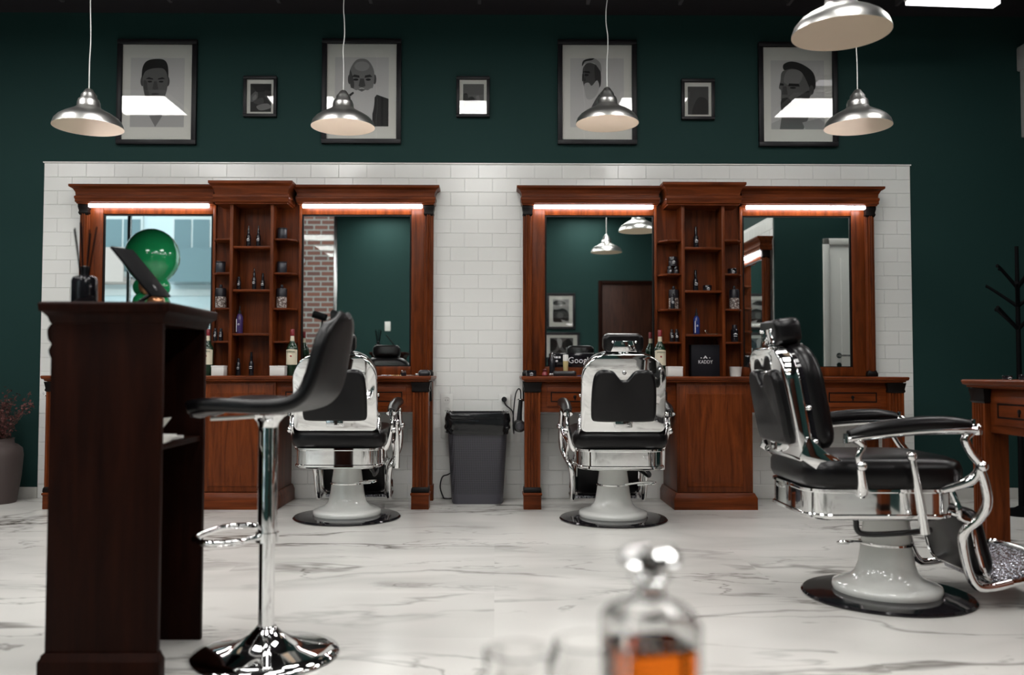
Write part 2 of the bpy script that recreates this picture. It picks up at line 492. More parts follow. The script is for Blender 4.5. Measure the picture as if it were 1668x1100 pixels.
# the same tiling round the third vanity, on the partition
struct('tile_bed', G().box(PX - .006, PX, 1.15, 3.99, 0, TZ + .03), 'grout', wall_right, smooth=False)
rest = G()
for r in range(24):
    off = 0 if r % 2 else PW / 2
    for k in range(14):
        y = 3.99 - PW * (k + .5) - off
        t = tile_geo(PW - GAP, PH - GAP)
        rest.add([(PX - .004 + b, y + a, c + PH * (r + .5)) for a, b, c in t.v], t.f)
o = obj('tile_field', rest, 'tile', wall_right, smooth=False); o['kind'] = 'stuff'

# ---- shop window behind the camera, with the street beyond
win = thing('window_1', 'tall shop window with slim metal mullions', 'window'); del win['category']; win['kind'] = 'structure'
gf = [(-4.25, .05), (-5.9, .05)]
obj('frame', G().box(XL, XL + .06, YB - .09, YB - .03, .12, 3.46).box(WX - .06, WX, YB - .1, YB - .02, .12, 3.46).box(XL + .06, WX - .06, YB - .09, YB - .03, .12, .2).box(XL + .06, WX - .06, YB - .09, YB - .03, 3.40, 3.46), 'steel', win, .004)
for x, w in gf: obj('mullion', G().box(x - w / 2, x + w / 2, YB - .09, YB - .03, .2, 3.40), 'steel', win, .004)
for a, b in ((XL + .06, -5.925), (-5.875, -4.275), (-4.225, WX - .06)):
    obj('pane', G().box(a, b, YB - .064, YB - .058, .2, 3.40), 'shop_glass', win, smooth=False)
struct('pavement', G().box(-40, 20, -40, YB - .12, -.3, -.1), 'asphalt', smooth=False)
def facade(name, label, loc, w, d, h, wallmat, cols, rows, trim, z0=1.2, fh=2.9, skip=0):
    t = thing(name, label, 'building', loc)
    obj('wall', G().box(-w / 2, w / 2, -d, 0, 0, h), wallmat, t, smooth=False)
    obj('cornice', G().mould(-w / 2, w / 2, -d, 0, [(h, 0), (h + .3, 0)]).box(-w / 2 - .2, w / 2 + .2, -.2, .25, h, h + .3), trim, t, smooth=False)
    for j in range(rows):
        for i in range(cols):
            x = -w / 2 + (i + .5) * w / cols; z = z0 + j * fh
            wd = obj('window', G().box(x - .62, x + .62, 0, .08, z - .08, z + 1.75).box(x - .75, x + .75, 0, .2, z - .18, z - .08), trim, t, smooth=False)
            for s in (-1, 1):
                obj('pane', G().box(x + s * .29 - .26, x + s * .29 + .26, .08, .10, z, z + 1.65), 'window_blue', wd, smooth=False)
        if j and wallmat != 'brick': obj('string_course', G().box(-w / 2, w / 2, 0, .12, z0 + j * fh - .75, z0 + j * fh - .55), trim, t, smooth=False)
    return t
bA = facade('pale_building', 'pale blue-grey town house with rows of white framed windows across the street', (-10.6, -15, -.1), 13, 5, 11.5, 'pale_wall', 6, 4, 'pale_trim')
for i in range(3):
    x = -4.2 + 4 * i
    obj('awning', G().prism([(.1, 2.9), (1.5, 2.2), (1.5, 2.05), (.1, 2.75)], x - 1.5, x + 1.5, 'yz'), 'pale_trim', bA, smooth=False)
for i in range(4):
    x = -4.9 + 3.2 * i
    obj('balcony', G().box(x - 1, x + 1, 0, .9, 3.7, 3.85).box(x - 1, x + 1, .84, .9, 3.85, 4.75), 'plaster_pink' if i % 2 else 'window_blue', bA, smooth=False)
bB = facade('brick_building', 'red brick house with white windows beside the pale town house', (-4.2, -9.5, -.1), 5.4, 3.4, 9.5, 'brick', 2, 3, 'pale_trim', 1.0)

# ---- doors
d1 = thing('door_1', 'white panelled door with steel handle in the passage', 'door', (3.66, PY, 0)); del d1['category']; d1['kind'] = 'structure'
obj('frame', G().box(-.50, -.44, 0, .03, 0, 2.19).box(.44, .50, 0, .03, 0, 2.19).box(-.50, .50, 0, .03, 2.13, 2.19), 'white_door', d1, .004)
lf = obj('leaf', G().box(-.44, .44, 0, .018, .005, 2.13), 'white_door', d1, .003)
obj('panel', G().box(-.33, .33, .016, .022, .2, 2.0), 'white_door', lf, .004)
obj('handle', G().lathe([(.026, 0), (.026, .01)], (-.36, .02, 1.06), 16, (0, 1, 0)).cyl((-.36, .03, 1.06), (-.36, .06, 1.06), .009).cyl((-.37, .06, 1.06), (-.25, .06, 1.06), .009), 'steel', lf)
obj('lock', G().lathe([(.024, 0), (.024, .008)], (-.36, .02, .97), 16, (0, 1, 0)), 'steel', lf)
d2 = thing('door_2', 'dark brown wooden door in the green wall', 'door', (2.12, YB, 0)); del d2['category']; d2['kind'] = 'structure'
obj('frame', G().box(-.46, -.40, -.02, .04, 0, 2.36).box(.40, .46, -.02, .04, 0, 2.36).box(-.40, .40, -.02, .04, 2.30, 2.36), 'wood_dark', d2, .004)
lf = obj('leaf', G().box(-.40, .40, -.02, .02, .005, 2.30), 'wood_door', d2, .003)
obj('handle', G().cyl((-.32, .02, 1.05), (-.32, .06, 1.05), .01).cyl((-.33, .06, 1.05), (-.2, .06, 1.05), .009), 'steel', lf)

# ------------------------------------------------------------------ ceiling panels
panel = thing('ceiling_panel', 'square white LED panel under the black ceiling', 'ceiling light', group='square LED ceiling panels')
obj('frame', G().box(-.31, .31, -.31, -.298, -.03, .02).box(-.31, .31, .298, .31, -.03, .02).box(-.31, -.298, -.298, .298, -.03, .02).box(.298, .31, -.298, .298, -.03, .02).box(-.298, .298, -.298, .298, 0, .02), 'white_plastic', panel, smooth=False)
obj('diffuser', G().box(-.298, .298, -.298, .298, -.026, -.012), 'panel_light', panel, smooth=False)
for sx in (-1, 1):
    for sy in (-1, 1): obj('hanger', G().cyl((sx * .28, sy * .28, .02), (sx * .28, sy * .28, .10), .003, 6), 'steel', panel)
spots = [(x, y) for y in (4.40, 2.80, 1.78, .40) for x in (-3.27, -1.76, -.19, 1.44)] + [(3.0, 4.40), (-5.0, 4.4), (-5.0, 1.78), (-1.76, -1.1), (1.44, -1.1)]
for i, (x, y) in enumerate(spots):
    o = panel if i == 0 else dup(panel)
    o.location = (x, y, CEIL - .10)
bt = thing('batten_light', 'slim white LED batten hung under the ceiling beyond the pendant lamps', 'ceiling light', (2.92, 5.46, 3.262), R(4))
obj('housing', G().box(-.30, .30, -.045, .045, .012, .05), 'white_plastic', bt, .004)
obj('diffuser', G().box(-.295, .295, -.04, .04, -.012, .012), 'batten_light', bt, .004)
for sx in (-1, 1): obj('hanger', G().cyl((sx * .25, 0, .05), (sx * .25, 0, .24), .003, 6), 'steel', bt)

# ------------------------------------------------------------------ vanity
def make_vanity():
    t = thing('barber_vanity', '', 'vanity')
    # local frame: wall at y=0, room towards -y
    obj('countertop', G().mould(-1.24, 1.24, 0, -.495, [(.832, .0), (.838, .018), (.846, .018), (.850, .030), (.866, .035), (.872, .030)]), 'wood_h', t, .002)
    for s in (-1, 1):
        ap = obj('apron', G().box(min(s * .25, s * 1.15), max(s * .25, s * 1.15), -.465, -.44, .635, .832), 'wood_h', t, .002)
        obj('side_rail', G().box(min(s * 1.16, s * 1.235), max(s * 1.16, s * 1.235), -.40, -.10, .66, .832), 'wood_v', t, .002)
        for k in (.47, .92):
            dr = obj('drawer', G().box(s * k - .185, s * k + .185, -.472, -.463, .672, .80), 'wood_h', t, .002)
            w, h = .16, .033
            obj('inlay', G().box(s * k - w, s * k + w, -.4745, -.471, .736 + h - .007, .736 + h).box(s * k - w, s * k + w, -.4745, -.471, .736 - h, .736 - h + .007).box(s * k - w, s * k - w + .007, -.4745, -.471, .736 - h, .736 + h).box(s * k + w - .007, s * k + w, -.4745, -.471, .736 - h, .736 + h), 'ebony', dr, smooth=False)
            obj('keyhole', G().lathe([(.012, 0), (.009, .006), (.001, .008)], (s * k, -.471, .737), 12, (0, -1, 0)).box(s * k - .004, s * k + .004, -.477, -.471, .715, .735), 'ebony', dr)
        # fluted front leg and plain rear leg
        x0, x1 = (1.15, 1.253) if s > 0 else (-1.253, -1.15)
        ol = [(x0, -.385), (x0, -.49)]
        n = 4; fw = (x1 - x0 - .02) / n
        for i in range(n):
            a = x0 + .01 + i * fw
            ol += [(a + .004, -.49), (a + .007, -.481), (a + fw - .007, -.481), (a + fw - .004, -.49)]
        ol += [(x1, -.49), (x1, -.385)]
        lg = obj('leg', G().prism(ol, .13, .775), 'wood_v', t)
        obj('capital', G().mould(x0, x1, -.385, -.49, [(.765, .0), (.775, .008), (.79, .004), (.832, .012)]), 'ebony', lg, .002)
        obj('collar', G().mould(x0, x1, -.385, -.49, [(.10, .0), (.115, .008), (.135, .006), (.145, 0)]), 'ebony', lg, .001)
        obj('base_block', G().mould(x0 - .006, x1 + .006, -.375, -.497, [(0, .0), (.088, .0), (.094, .006), (.104, .006), (.108, 0)]), 'wood_h', lg, .002)
        rl = obj('leg', G().box(x0 + .02, x1, -.10, -.016, .108, .832), 'wood_v', t, .003)
        obj('base_block', G().box(x0 + .01, x1 + .008, -.11, -.014, 0, .108), 'wood_v', rl, .003)
        br = obj('bracket', G().prism(smooth2([(-.30, .83), (-.335, .80), (-.30, .77), (-.27, .70), (-.25, .83)], 4), s * 1.233, s * 1.260, 'yz'), 'ebony', t)
    # central cabinet
    cb = obj('cabinet', G().box(-.25, .25, -.485, -.014, .10, .832), 'wood_v', t, .003)
    dr = obj('door', G().box(-.235, .235, -.494, -.484, .115, .815), 'wood_v', t, .002)
    obj('panel', G().rings([[(sx * .185, y, zc + sz * .307) if o == 0 else (sx * (.185 - o), y, zc + sz * (.307 - o)) for sx, sz in ((-1, -1), (1, -1), (1, 1), (-1, 1))] for zc, y, o in ((.455, -.493, 0), (.455, -.499, .004), (.455, -.4955, .018), (.455, -.4975, .03))]), 'wood_v', dr, .0008)
    obj('plinth', G().mould(-.262, .262, -.014, -.497, [(0, .012), (.075, .012), (.088, .006), (.10, 0), (.108, -.004)]), 'wood_h', t, .002)
    # upper part
    obj('backboard', G().box(-1.19, 1.19, -.035, -.012, .872, 2.10), 'wood_v', t, smooth=False)
    for s in (-1, 1):
        a, b = s * .315, s * 1.095
        m0, m1 = min(a, b), max(a, b)
        f = obj('mirror_frame', G().box(m0 - .10 if s < 0 else m0 - .02, m0, -.062, -.035, .875, 2.10).box(m1, m1 + .02 if s < 0 else m1 + .10, -.062, -.035, .875, 2.10).box(m0, m1, -.062, -.035, 2.018, 2.10).box(m0, m1, -.062, -.035, .875, .938), 'wood_v', t, .003)
        obj('rebate', G().box(m0, m0 + .012, -.056, -.035, .938, 2.018).box(m1 - .012, m1, -.056, -.035, .938, 2.018).box(m0, m1, -.056, -.035, 2.008, 2.018).box(m0, m1, -.056, -.035, .938, .944), 'ebony', f, smooth=False)
        obj('mirror', G().box(m0 + .010, m1 - .010, -.048, -.036, .942, 2.010), 'mirror', t, smooth=False)
        # slim reeded column
        cx = s * 1.219; ol = []
        for k in range(36):
            ang = 2 * PI * k / 36; rr_ = .034 - (.005 if k % 6 in (0, 3) else 0)
            ol.append((cx + rr_ * math.cos(ang), -.066 + rr_ * math.sin(ang)))
        cl = obj('column', G().prism(ol, .91, 2.02), 'wood_v', t, angle=25)
        obj('capital', G().mould(cx - .028, cx + .028, -.03, -.094, [(2.005, 0), (2.02, .008), (2.035, .004), (2.06, .010), (2.081, .010)]), 'ebony', cl, .002)
        obj('column_base', G().mould(cx - .032, cx + .032, -.02, -.098, [(.872, .004), (.895, .004), (.902, 0), (.915, -.004)]), 'ebony', cl, .002)
        x0, x1 = (.285, 1.27) if s > 0 else (-1.27, -.285)
        cn = obj('cornice', G().mould(x0, x1, -.012, -.135, [(2.081, -.012), (2.088, -.012), (2.092, -.004), (2.112, -.004), (2.118, .0), (2.132, .0), (2.138, -.008), (2.160, -.006), (2.182, .006), (2.192, .022), (2.196, .028), (2.212, .028)]), 'wood_h', t, .001, angle=20)
        ls = obj('light_strip', G().box(min(s * .33, s * 1.175), max(s * .33, s * 1.175), -.122, -.098, 2.056, 2.083), 'strip_light', t, .006)
    obj('cornice', G().mould(-.262, .262, -.012, -.235, [(2.062, -.012), (2.07, -.012), (2.076, -.002), (2.100, -.002), (2.106, .002), (2.124, .002), (2.132, -.008), (2.158, -.004), (2.184, .010), (2.196, .024), (2.200, .028), (2.218, .028)]), 'wood_h', t, .001, angle=20)
    for s in (-1, 1):
        obj('upright', G().box(s * .140 - .011, s * .140 + .011, -.205, -.035, .872, 2.07), 'wood_v', t, .002)
        for z in (1.828, 1.590, 1.343, 1.112):
            o = [(s * .151, -.036), (s * .290, -.036), (s * .290, -.115), (s * .245, -.185), (s * .151, -.185)]
            obj('shelf', G().prism(o, z - .013, z), 'wood_h', t, .002)
    for z in (1.773, 1.471, 1.165):
        obj('shelf', G().box(-.130, .130, -.195, -.035, z - .016, z), 'wood_h', t, .002)
    return t
LABV = ['carved mahogany vanity with two mirrors, standing behind the reception stand and bar stool',
        'carved mahogany vanity with two mirrors, a black gift box in its central niche',
        'carved mahogany vanity on the side wall, facing the turned barber chair']
vanity = make_vanity()
vanity['label'] = LABV[0]; vanity['group'] = 'barber vanities'
vanity.location = (VC[0], DW - .012, 0)
copy_thing(vanity, LABV[1], (VC[1], DW - .012, 0))
copy_thing(vanity, LABV[2], (PX - .012, 2.755, 0), R(-90))

# ------------------------------------------------------------------ barber chair (faces local +x)
def arch(w, h0, h1, r, rb=.03, n=8):
    """outline (u,v): straight sides, big rounded top corners"""
    o = []
    for cx, cy, rr_, a0 in ((w - r, h1 - r, r, 0), (-w + r, h1 - r, r, 90), (-w + rb, h0 + rb, rb, 180), (w - rb, h0 + rb, rb, 270)):
        for k in range(n + 1):
            a = R(a0 + 90 * k / n); o.append((cx + rr_ * math.cos(a), cy + rr_ * math.sin(a)))
    return o
def puff(outline, d0, d1, mid=.6, inset=.03):
    """cushion: rings over depth with rounded rim; returns rings of (u,v,d)"""
    cu = sum(p[0] for p in outline) / len(outline); cv = sum(p[1] for p in outline) / len(outline)
    hw = max(abs(p[0] - cu) for p in outline)
    rings = []
    for t, i in ((0, .25), (.08, .06), (.3, 0), (.62, 0), (.84, .30), (.95, .62), (1, 1)):
        k = inset * i / hw
        rings.append([(cu + (u - cu) * (1 - k), cv + (v - cv) * (1 - k), d0 + (d1 - d0) * t) for u, v in outline])
    return rings
def make_chair():
    t = thing('barber_chair', '', 'barber chair')
    # floor ring and pedestal
    obj('floor_plate', G().lathe([(.325, 0), (.330, .006), (.322, .014), (.26, .020), (.215, .022), (.05, .022)], n=56), 'black_gloss', t)
    obj('pedestal', G().lathe([(.205, .020), (.210, .034), (.206, .050), (.178, .062), (.140, .076), (.120, .098), (.109, .130), (.102, .17), (.094, .235), (.084, .31), (.080, .36)], n=40), 'white_enamel', t, angle=60)
    obj('pump_ring', G().lathe([(.097, 0), (.104, .004), (.104, .012), (.096, .016)], (0, 0, .206), 32), 'chrome', t)
    lv = obj('pump_lever', G().tube([(.10, -.17, .295), (-.02, -.185, .285), (-.16, -.19, .282), (-.195, -.19, .30), (-.185, -.16, .335)], .011, smooth=4), 'black_plastic', t)
    obj('pump_rod', G().tube([(-.08, -.06, .22), (-.16, -.15, .245), (-.25, -.21, .258), (-.27, -.19, .25), (-.20, -.12, .235)], .006, 8, 5), 'chrome', t)
    # chrome skirt under the seat
    def rr(x0, x1, w, r, z): return [(x, y, z) for x, y in rrect(x1 - x0, w * 2, r, 6, (x0 + x1) / 2, 0)]
    sk = G().rings([rr(-.36, .14, .215, .09, .335), rr(-.395, .17, .245, .10, .345), rr(-.405, .18, .252, .10, .352), rr(-.405, .18, .252, .10, .362), rr(-.398, .175, .245, .10, .366), rr(-.398, .175, .245, .10, .445), rr(-.405, .18, .252, .10, .450), rr(-.405, .18, .252, .10, .460), rr(-.36, .14, .20, .09, .462)])
    obj('skirt', sk, 'chrome', t, angle=50)
    # seat cushion
    def sr(x0, x1, w, r, z, c=0): return [(x, y, z + c * (1 - (y / w) ** 2)) for x, y in rrect(x1 - x0, w * 2, r, 7, (x0 + x1) / 2, 0)]
    st = G().rings([sr(-.36, .15, .225, .08, .455), sr(-.395, .195, .262, .09, .468), sr(-.405, .21, .275, .095, .495), sr(-.405, .21, .275, .095, .535), sr(-.395, .20, .266, .09, .562), sr(-.36, .165, .235, .085, .578, .004), sr(-.25, .06, .13, .06, .586, .004)])
    obj('seat', st, 'leather', t, angle=70)
    # backrest: u across, v up, d towards the front; leaned back
    lean = Matrix.Translation((-.335, 0, .575)) @ Matrix.Rotation(R(-10.5), 4, 'Y')
    def put(rings): return [[tuple(lean @ Vector((d, u, v))) for u, v, d in r] for r in rings]
    ol = arch(.240, .0, .45, .15, .035)
    shell = [[(u * (1 - i), .225 + (v - .225) * (1 - i), d) for u, v in ol] for d, i in ((-.085, .02), (-.080, 0), (-.035, 0), (-.030, .015))]
    obj('back_shell', G().rings(put(shell)), 'chrome', t, .004, angle=24)
    obj('back_core', G().rings(put([[(u * .93, .225 + (v - .225) * .93, d) for u, v in ol] for d in (-.032, .0)])), 'black_gloss', t)
    fo = arch(.228, .03, .447, .145, .05)
    obj('backrest', G().rings(put(puff(fo, -.012, .075, inset=.05))), 'leather', t, angle=70)
    hh = [(.0, .302), (.022, .306), (.042, .330), (.062, .352), (.10, .362), (.14, .358), (.166, .335), (.178, .29), (.184, .20), (.184, .11), (.180, .080), (.165, .066), (.10, .062), (.0, .062)]
    heart = smooth2(hh + [(-a, b) for a, b in hh[-2:0:-1]], 3)
    hr = [[(u * k, .22 + (v - .22) * k, d) for u, v in heart] for d, k in ((-.082, 1), (-.098, .995), (-.110, .955), (-.114, .90))]
    obj('back_pad', G().rings(put(hr)), 'leather', t, .003, angle=20)
    p = lean @ Vector((-.085, 0, .345))
    obj('button', G().lathe([(.012, 0), (.012, .004), (.007, .008), (.001, .009)], p, 14, lean.to_3x3() @ Vector((-1, 0, 0))), 'steel', t)
    for s in (-1, 1):
        for v in (.07, .20): obj('bolt', G().ball(lean @ Vector((-.02, s * .236, v)), .011), 'chrome', t)
        obj('hinge_plate', G().prism([(-.33, .60), (-.40, .66), (-.435, .58), (-.37, .535), (-.20, .50), (-.19, .53)], s * .246 - .004, s * .246 + .004, 'xz'), 'chrome', t, .002)
    obj('tail_bracket', G().box(-.455, -.415, -.05, .05, .585, .635), 'chrome_soft', t, .006)
    # headrest
    hp = Matrix.Translation((-.420, 0, 1.068)) @ Matrix.Rotation(R(-8), 4, 'Y')
    hb = []
    for d, k in ((-.052, .80), (-.048, .93), (-.028, 1), (.018, 1), (.044, .93), (.053, .78), (.056, .4)):
        hb.append([tuple(hp @ Vector((d, u * k, v * (k * .9 + .1)))) for u, v in rrect(.230, .106, .034, 6)])
    hd = obj('headrest', G().rings(hb), 'leather', t, angle=70)
    obj('headrest_plate', G().prism([(-.05, .018), (.05, .018), (.075, -.045), (-.075, -.045)], -.060, -.050, 'yz').xf(hp), 'chrome', hd, .003)
    for s in (-1, 1): obj('screw', G().ball(hp @ Vector((-.058, s * .065, .012)), .008, 10, 6), 'chrome', hd)
    obj('headrest_stem', G().tube([(-.432, 0, .97), (-.452, 0, 1.01), (-.462, 0, 1.04)], .016, 10, 3, flat=2.2), 'chrome', t)
    # arms
    for s in (-1, 1):
        y = s * .300
        ar = obj('armrest', G().tube([(-.265, y, .668), (-.18, y, .690), (-.03, y, .708), (.10, y, .712), (.185, y, .706)], [.020, .027, .030, .030, .022], 12, 5, flat=1.15), 'leather', t, angle=60)
        obj('arm_rail', G().tube([(-.275, y, .655), (-.18, y, .668), (-.03, y, .684), (.10, y, .690), (.20, y, .690)], [.014, .016, .016, .016, .016], 10, 5, flat=2.0), 'chrome', ar)
        obj('arm_end', G().tube([(.185, y, .688), (.212, y, .695), (.216, y, .672)], [.020, .022, .016], 10, 4).lathe([(.014, 0), (.012, .05)], (.205, y, .68), 12), 'chrome', ar)
        obj('arm_stub', G().cyl((-.275, y, .64), (-.275, y, .675), .012), 'chrome', ar)
        obj('arm_post', G().tube([(-.245, y, .655), (-.215, y, .63), (-.232, y, .59), (-.222, y * .97, .545), (-.205, y * .9, .47), (-.20, y * .84, .44)], [.015, .014, .012, .015, .02, .018], 10, 5).ball((-.222, y * 1.02, .555), .020), 'chrome', t)
        obj('arm_post', G().tube([(.20, y, .685), (.17, y, .655), (.195, y, .60), (.225, y, .555), (.20, y * .93, .50), (.10, y * .86, .46)], [.014, .017, .016, .017, .020, .016], 10, 5).ball((.228, y * 1.03, .555), .021), 'chrome', t)
        # footrest tube
        obj('footrest_arm', G().tube([(.225, y, .545), (.243, y, .48), (.252, y * .97, .41), (.232, y * .9, .355), (.192, y * .82, .305), (.190, y * .78, .255), (.212, y * .76, .15), (.245, y * .76, .092), (.30, y * .76, .088), (.375, y * .76, .105)], [.016, .018, .019, .019, .019, .018, .017, .017, .017, .016], 10, 5), 'chrome', t)
        obj('footrest_bracket', G().tube([(.14, y * .86, .455), (.155, y * .9, .40), (.16, y * .9, .36), (.20, y * .87, .345)], .011, 8, 4), 'chrome', t)
    # recline lever on the side facing local -y
    obj('recline_lever', G().tube([(-.032, -.30, .586), (-.022, -.305, .52), (-.005, -.305, .42), (.012, -.30, .305)], [.014, .013, .015, .019], 10, 5, flat=1.2).ball((-.035, -.305, .592), .020), 'chrome', t)
    # calf pad and footplate
    pm = Matrix.Translation((.285, 0, .245)) @ Matrix.Rotation(R(-14), 4, 'Y')
    pr = [[tuple(pm @ Vector((d, u * k, v * k))) for u, v in rrect(.40, .26, .05, 5)] for d, k in ((-.03, .92), (-.022, 1), (.012, 1), (.028, .9), (.032, .6))]
    obj('calf_pad', G().rings(pr), 'leather', t, angle=70)
    obj('calf_frame', G().tube([(.16, -.17, .37), (.235, -.20, .33), (.262, -.205, .22), (.29, -.20, .13), (.33, -.16, .105), (.33, .16, .105), (.29, .20, .13), (.262, .205, .22), (.235, .20, .33), (.16, .17, .37)], .010, 8, 4), 'chrome', t)
    fp = obj('footplate', G().prism([(.34, .075), (.52, .135), (.545, .165), (.54, .185), (.51, .165), (.335, .095)], -.20, .20, 'xz'), 'tread', t, .004)
    obj('toe_rail', G().tube([(.37, -.228, .105), (.44, -.222, .120), (.53, -.20, .178), (.545, -.1, .190), (.545, .1, .190), (.53, .20, .178), (.44, .222, .120), (.37, .228, .105)], .012, 8, 4), 'chrome', fp)
    return t
chair = make_chair()
chair['label'] = 'black and chrome barber chair whose back faces us, half hidden by the bar stool'
chair['group'] = 'barber chairs'
chair.location = (-.912, 5.44, 0); chair.rotation_euler = (0, 0, R(90))
copy_thing(chair, 'black and chrome barber chair with its chromed back in full view beside the bin', (.728, 5.38, 0), R(90))
copy_thing(chair, 'black and chrome barber chair standing side-on before the side wall vanity', (1.590, 3.56, 0), R(0))

# ------------------------------------------------------------------ reception stand
t = thing('reception_stand', 'tall dark wooden reception stand with moulded top and open back', 'reception desk', (-1.155, 2.80, 0))
W2, D2 = .165, .20
for y in (-D2 + .011, D2 - .011):
    obj('end_panel', G().box(-W2, W2, y - .011, y + .011, .0, 1.045), 'wood_dark', t, .002)
obj('front_panel', G().box(-W2, -W2 + .022, -D2 + .022, D2 - .022, 0, 1.045), 'wood_dark', t, .002)
obj('shelf', G().box(-W2 + .022, W2 - .01, -D2 + .022, D2 - .022, .668, .686), 'wood_dark', t, .002)
obj('top', G().rings([[(sx * (W2 + o), sy * (D2 + o), z) for sx, sy in ((-1, -1), (1, -1), (1, 1), (-1, 1))] for z, o in ((1.045, .0), (1.052, .004), (1.066, .008), (1.078, .018), (1.082, .026), (1.104, .028), (1.110, .022))]), 'wood_dark', t, .001, angle=25)
obj('plinth', G().mould(-W2 - .002, W2, -D2 + .03, -D2 - .004, [(0, .012), (.055, .012), (.068, .004), (.078, 0)]).box(-W2 - .012, -W2 + .01, -D2, D2 + .012, 0, .07), 'wood_dark', t, .001)
obj('corbel', G().prism(smooth2([(-W2, 1.04), (-W2 - .016, 1.03), (-W2 - .014, 1.0), (-W2 - .004, .985), (-W2 - .012, .965), (-W2, .945)], 4), -D2 + .01, -D2 + .05, 'xz'), 'wood_dark', t)
# leaflets on the shelf
for k, (x, y, rz, n) in enumerate(((-.99 - .075, 2.692, 6, 5), (-.99 - .085, 2.812, -8, 3))):
    o = obj('leaflet_stack', G().box(-.06, .06, -.045, .045, 0, .0035 * n), 'paper_white', None, .001, loc=(x, y, .686)); o.rotation_euler.z = R(rz)
    tag(o, ('thick stack of white leaflets on the shelf of the reception stand', 'thin stack of white leaflets at the back of the reception stand shelf')[k], 'leaflets')
o = thing('leaflet_holder', 'white upright card holder on the reception stand shelf', 'card holder', (-1.070, 2.812, .6965), R(-8))
obj('card', G().prism([(-.04, 0), (-.036, 0), (.012, .058), (.008, .058)], -.045, .045, 'xz'), 'paper_white', o)
obj('foot', G().box(-.04, .03, -.045, .045, 0, .004), 'paper_white', o)
# reed diffuser
p = at(137, 497, 2.74)
t = thing('reed_diffuser', 'dark glass reed diffuser bottle with thin black sticks on the reception stand', 'diffuser', (p.x, 2.74, 1.110))
obj('bottle', G().lathe([(.036, 0), (.038, .004), (.038, .078), (.034, .088), (.020, .094), (.012, .096)], n=28), 'black_gloss', t)
obj('neck', G().lathe([(.013, .094), (.013, .122), (.009, .124)], n=18), 'black_plastic', t)
for k in range(8):
    a = 2 * PI * k / 8
    obj('reed', G().cyl((.004 * math.cos(a), .004 * math.sin(a), .04), (.034 * math.cos(a), .034 * math.sin(a), .245 + .012 * math.sin(3 * a)), .0024, 6), 'black_matte', t)
# tablet on a slanting stand
A = at(178, 403, 2.70); B = at(214, 409, 2.86); Dd = at(244, 484, 2.72)
base = Vector((-1.10, 2.80, 1.110))
t = thing('tablet_stand', 'black tablet tilted steeply on a bent metal stand atop the reception stand', 'tablet', base)
e1 = Dd - A; e2 = B - A; nn = e1.cross(e2).normalized() * .008
g = G(); q = [A, A + e2, A + e2 + e1, A + e1]
g.rings([[tuple(v - base) for v in q], [tuple(v + nn - base) for v in q]])
obj('tablet', g, 'black_matte', t, .003)
mid = A + e1 * .78 + e2 * .5 + nn * .5
obj('stand_arm', G().tube([tuple(mid - base), (.01, -.01, .05), (-.03, -.01, .02), (-.055, 0, .006)], .007, 8, 5), 'black_plastic', t)
obj('stand_foot', G().box(-.10, -.01, -.05, .05, 0, .008), 'black_plastic', t, .003)

# ------------------------------------------------------------------ bar stool
t = thing('bar_stool', 'black leather bar stool with chrome pole, footrest and trumpet base', 'bar stool', (-.728, 2.82, 0), R(-8))
obj('base', G().lathe([(.222, 0), (.232, .004), (.230, .012), (.19, .024), (.13, .036), (.08, .052), (.052, .070), (.036, .085), (.030, .094)], n=56), 'chrome', t, angle=60)
obj('pole', G().cyl((0, 0, .09), (0, 0, .42), .0255, 28), 'chrome', t)
obj('sleeve', G().lathe([(.029, .36), (.031, .362), (.031, .745), (.029, .75)], n=28), 'chrome', t)
obj('seat_mount', G().lathe([(.031, .725), (.034, .74), (.05, .758), (.065, .766)], n=28), 'chrome_soft', t)
obj('footrest', G().tube([(-.024, -.01, .375), (-.05, -.10, .377), (-.12, -.155, .380), (-.19, -.11, .382), (-.205, 0, .383), (-.19, .11, .382), (-.12, .155, .380), (-.05, .10, .377), (-.024, .01, .375)], .0105, 10, 5).lathe([(.037, 0), (.037, .03)], (0, 0, .36), 24), 'chrome', t)
obj('lever', G().tube([(-.02, -.03, .762), (-.07, -.10, .760), (-.13, -.14, .758)], .006, 8, 3), 'white_plastic', t)
prof = [(-.216, .770, .06), (-.212, .776, .120), (-.200, .787, .160), (-.15, .795, .184), (-.07, .797, .190), (.02, .793, .188), (.09, .795, .180), (.135, .806, .172), (.168, .832, .162), (.190, .875, .155), (.206, .93, .148), (.220, .99, .137), (.231, 1.03, .122), (.239, 1.056, .098), (.244, 1.071, .066), (.246, 1.078, .03)]
P, Wd = crom([Vector((a, 0, b)) for a, b, c in prof], [c for a, b, c in prof], 3)
vs = []; fs = []; nW = 12
for i, (p, w) in enumerate(zip(P, Wd)):
    for k in range(nW + 1):
        s = -1 + 2 * k / nW
        curl = .010 * abs(s) ** 3
        bend = min(1, max(0, (p.z - .80) / .15))
        vs.append((p.x - curl * bend, s * w, p.z + curl * .7 * (1 - bend)))
for i in range(len(P) - 1):
    for k in range(nW):
        a = i * (nW + 1) + k; fs.append((a, a + 1, a + nW + 2, a + nW + 1))
st = obj('seat_shell', G().add(vs, fs), 'leather', t, angle=80)
md = st.modifiers.new('thick', 'SOLIDIFY'); md.thickness = .044; md.offset = 0
md = st.modifiers.new('round', 'SUBSURF'); md.levels = 1; md.render_levels = 2

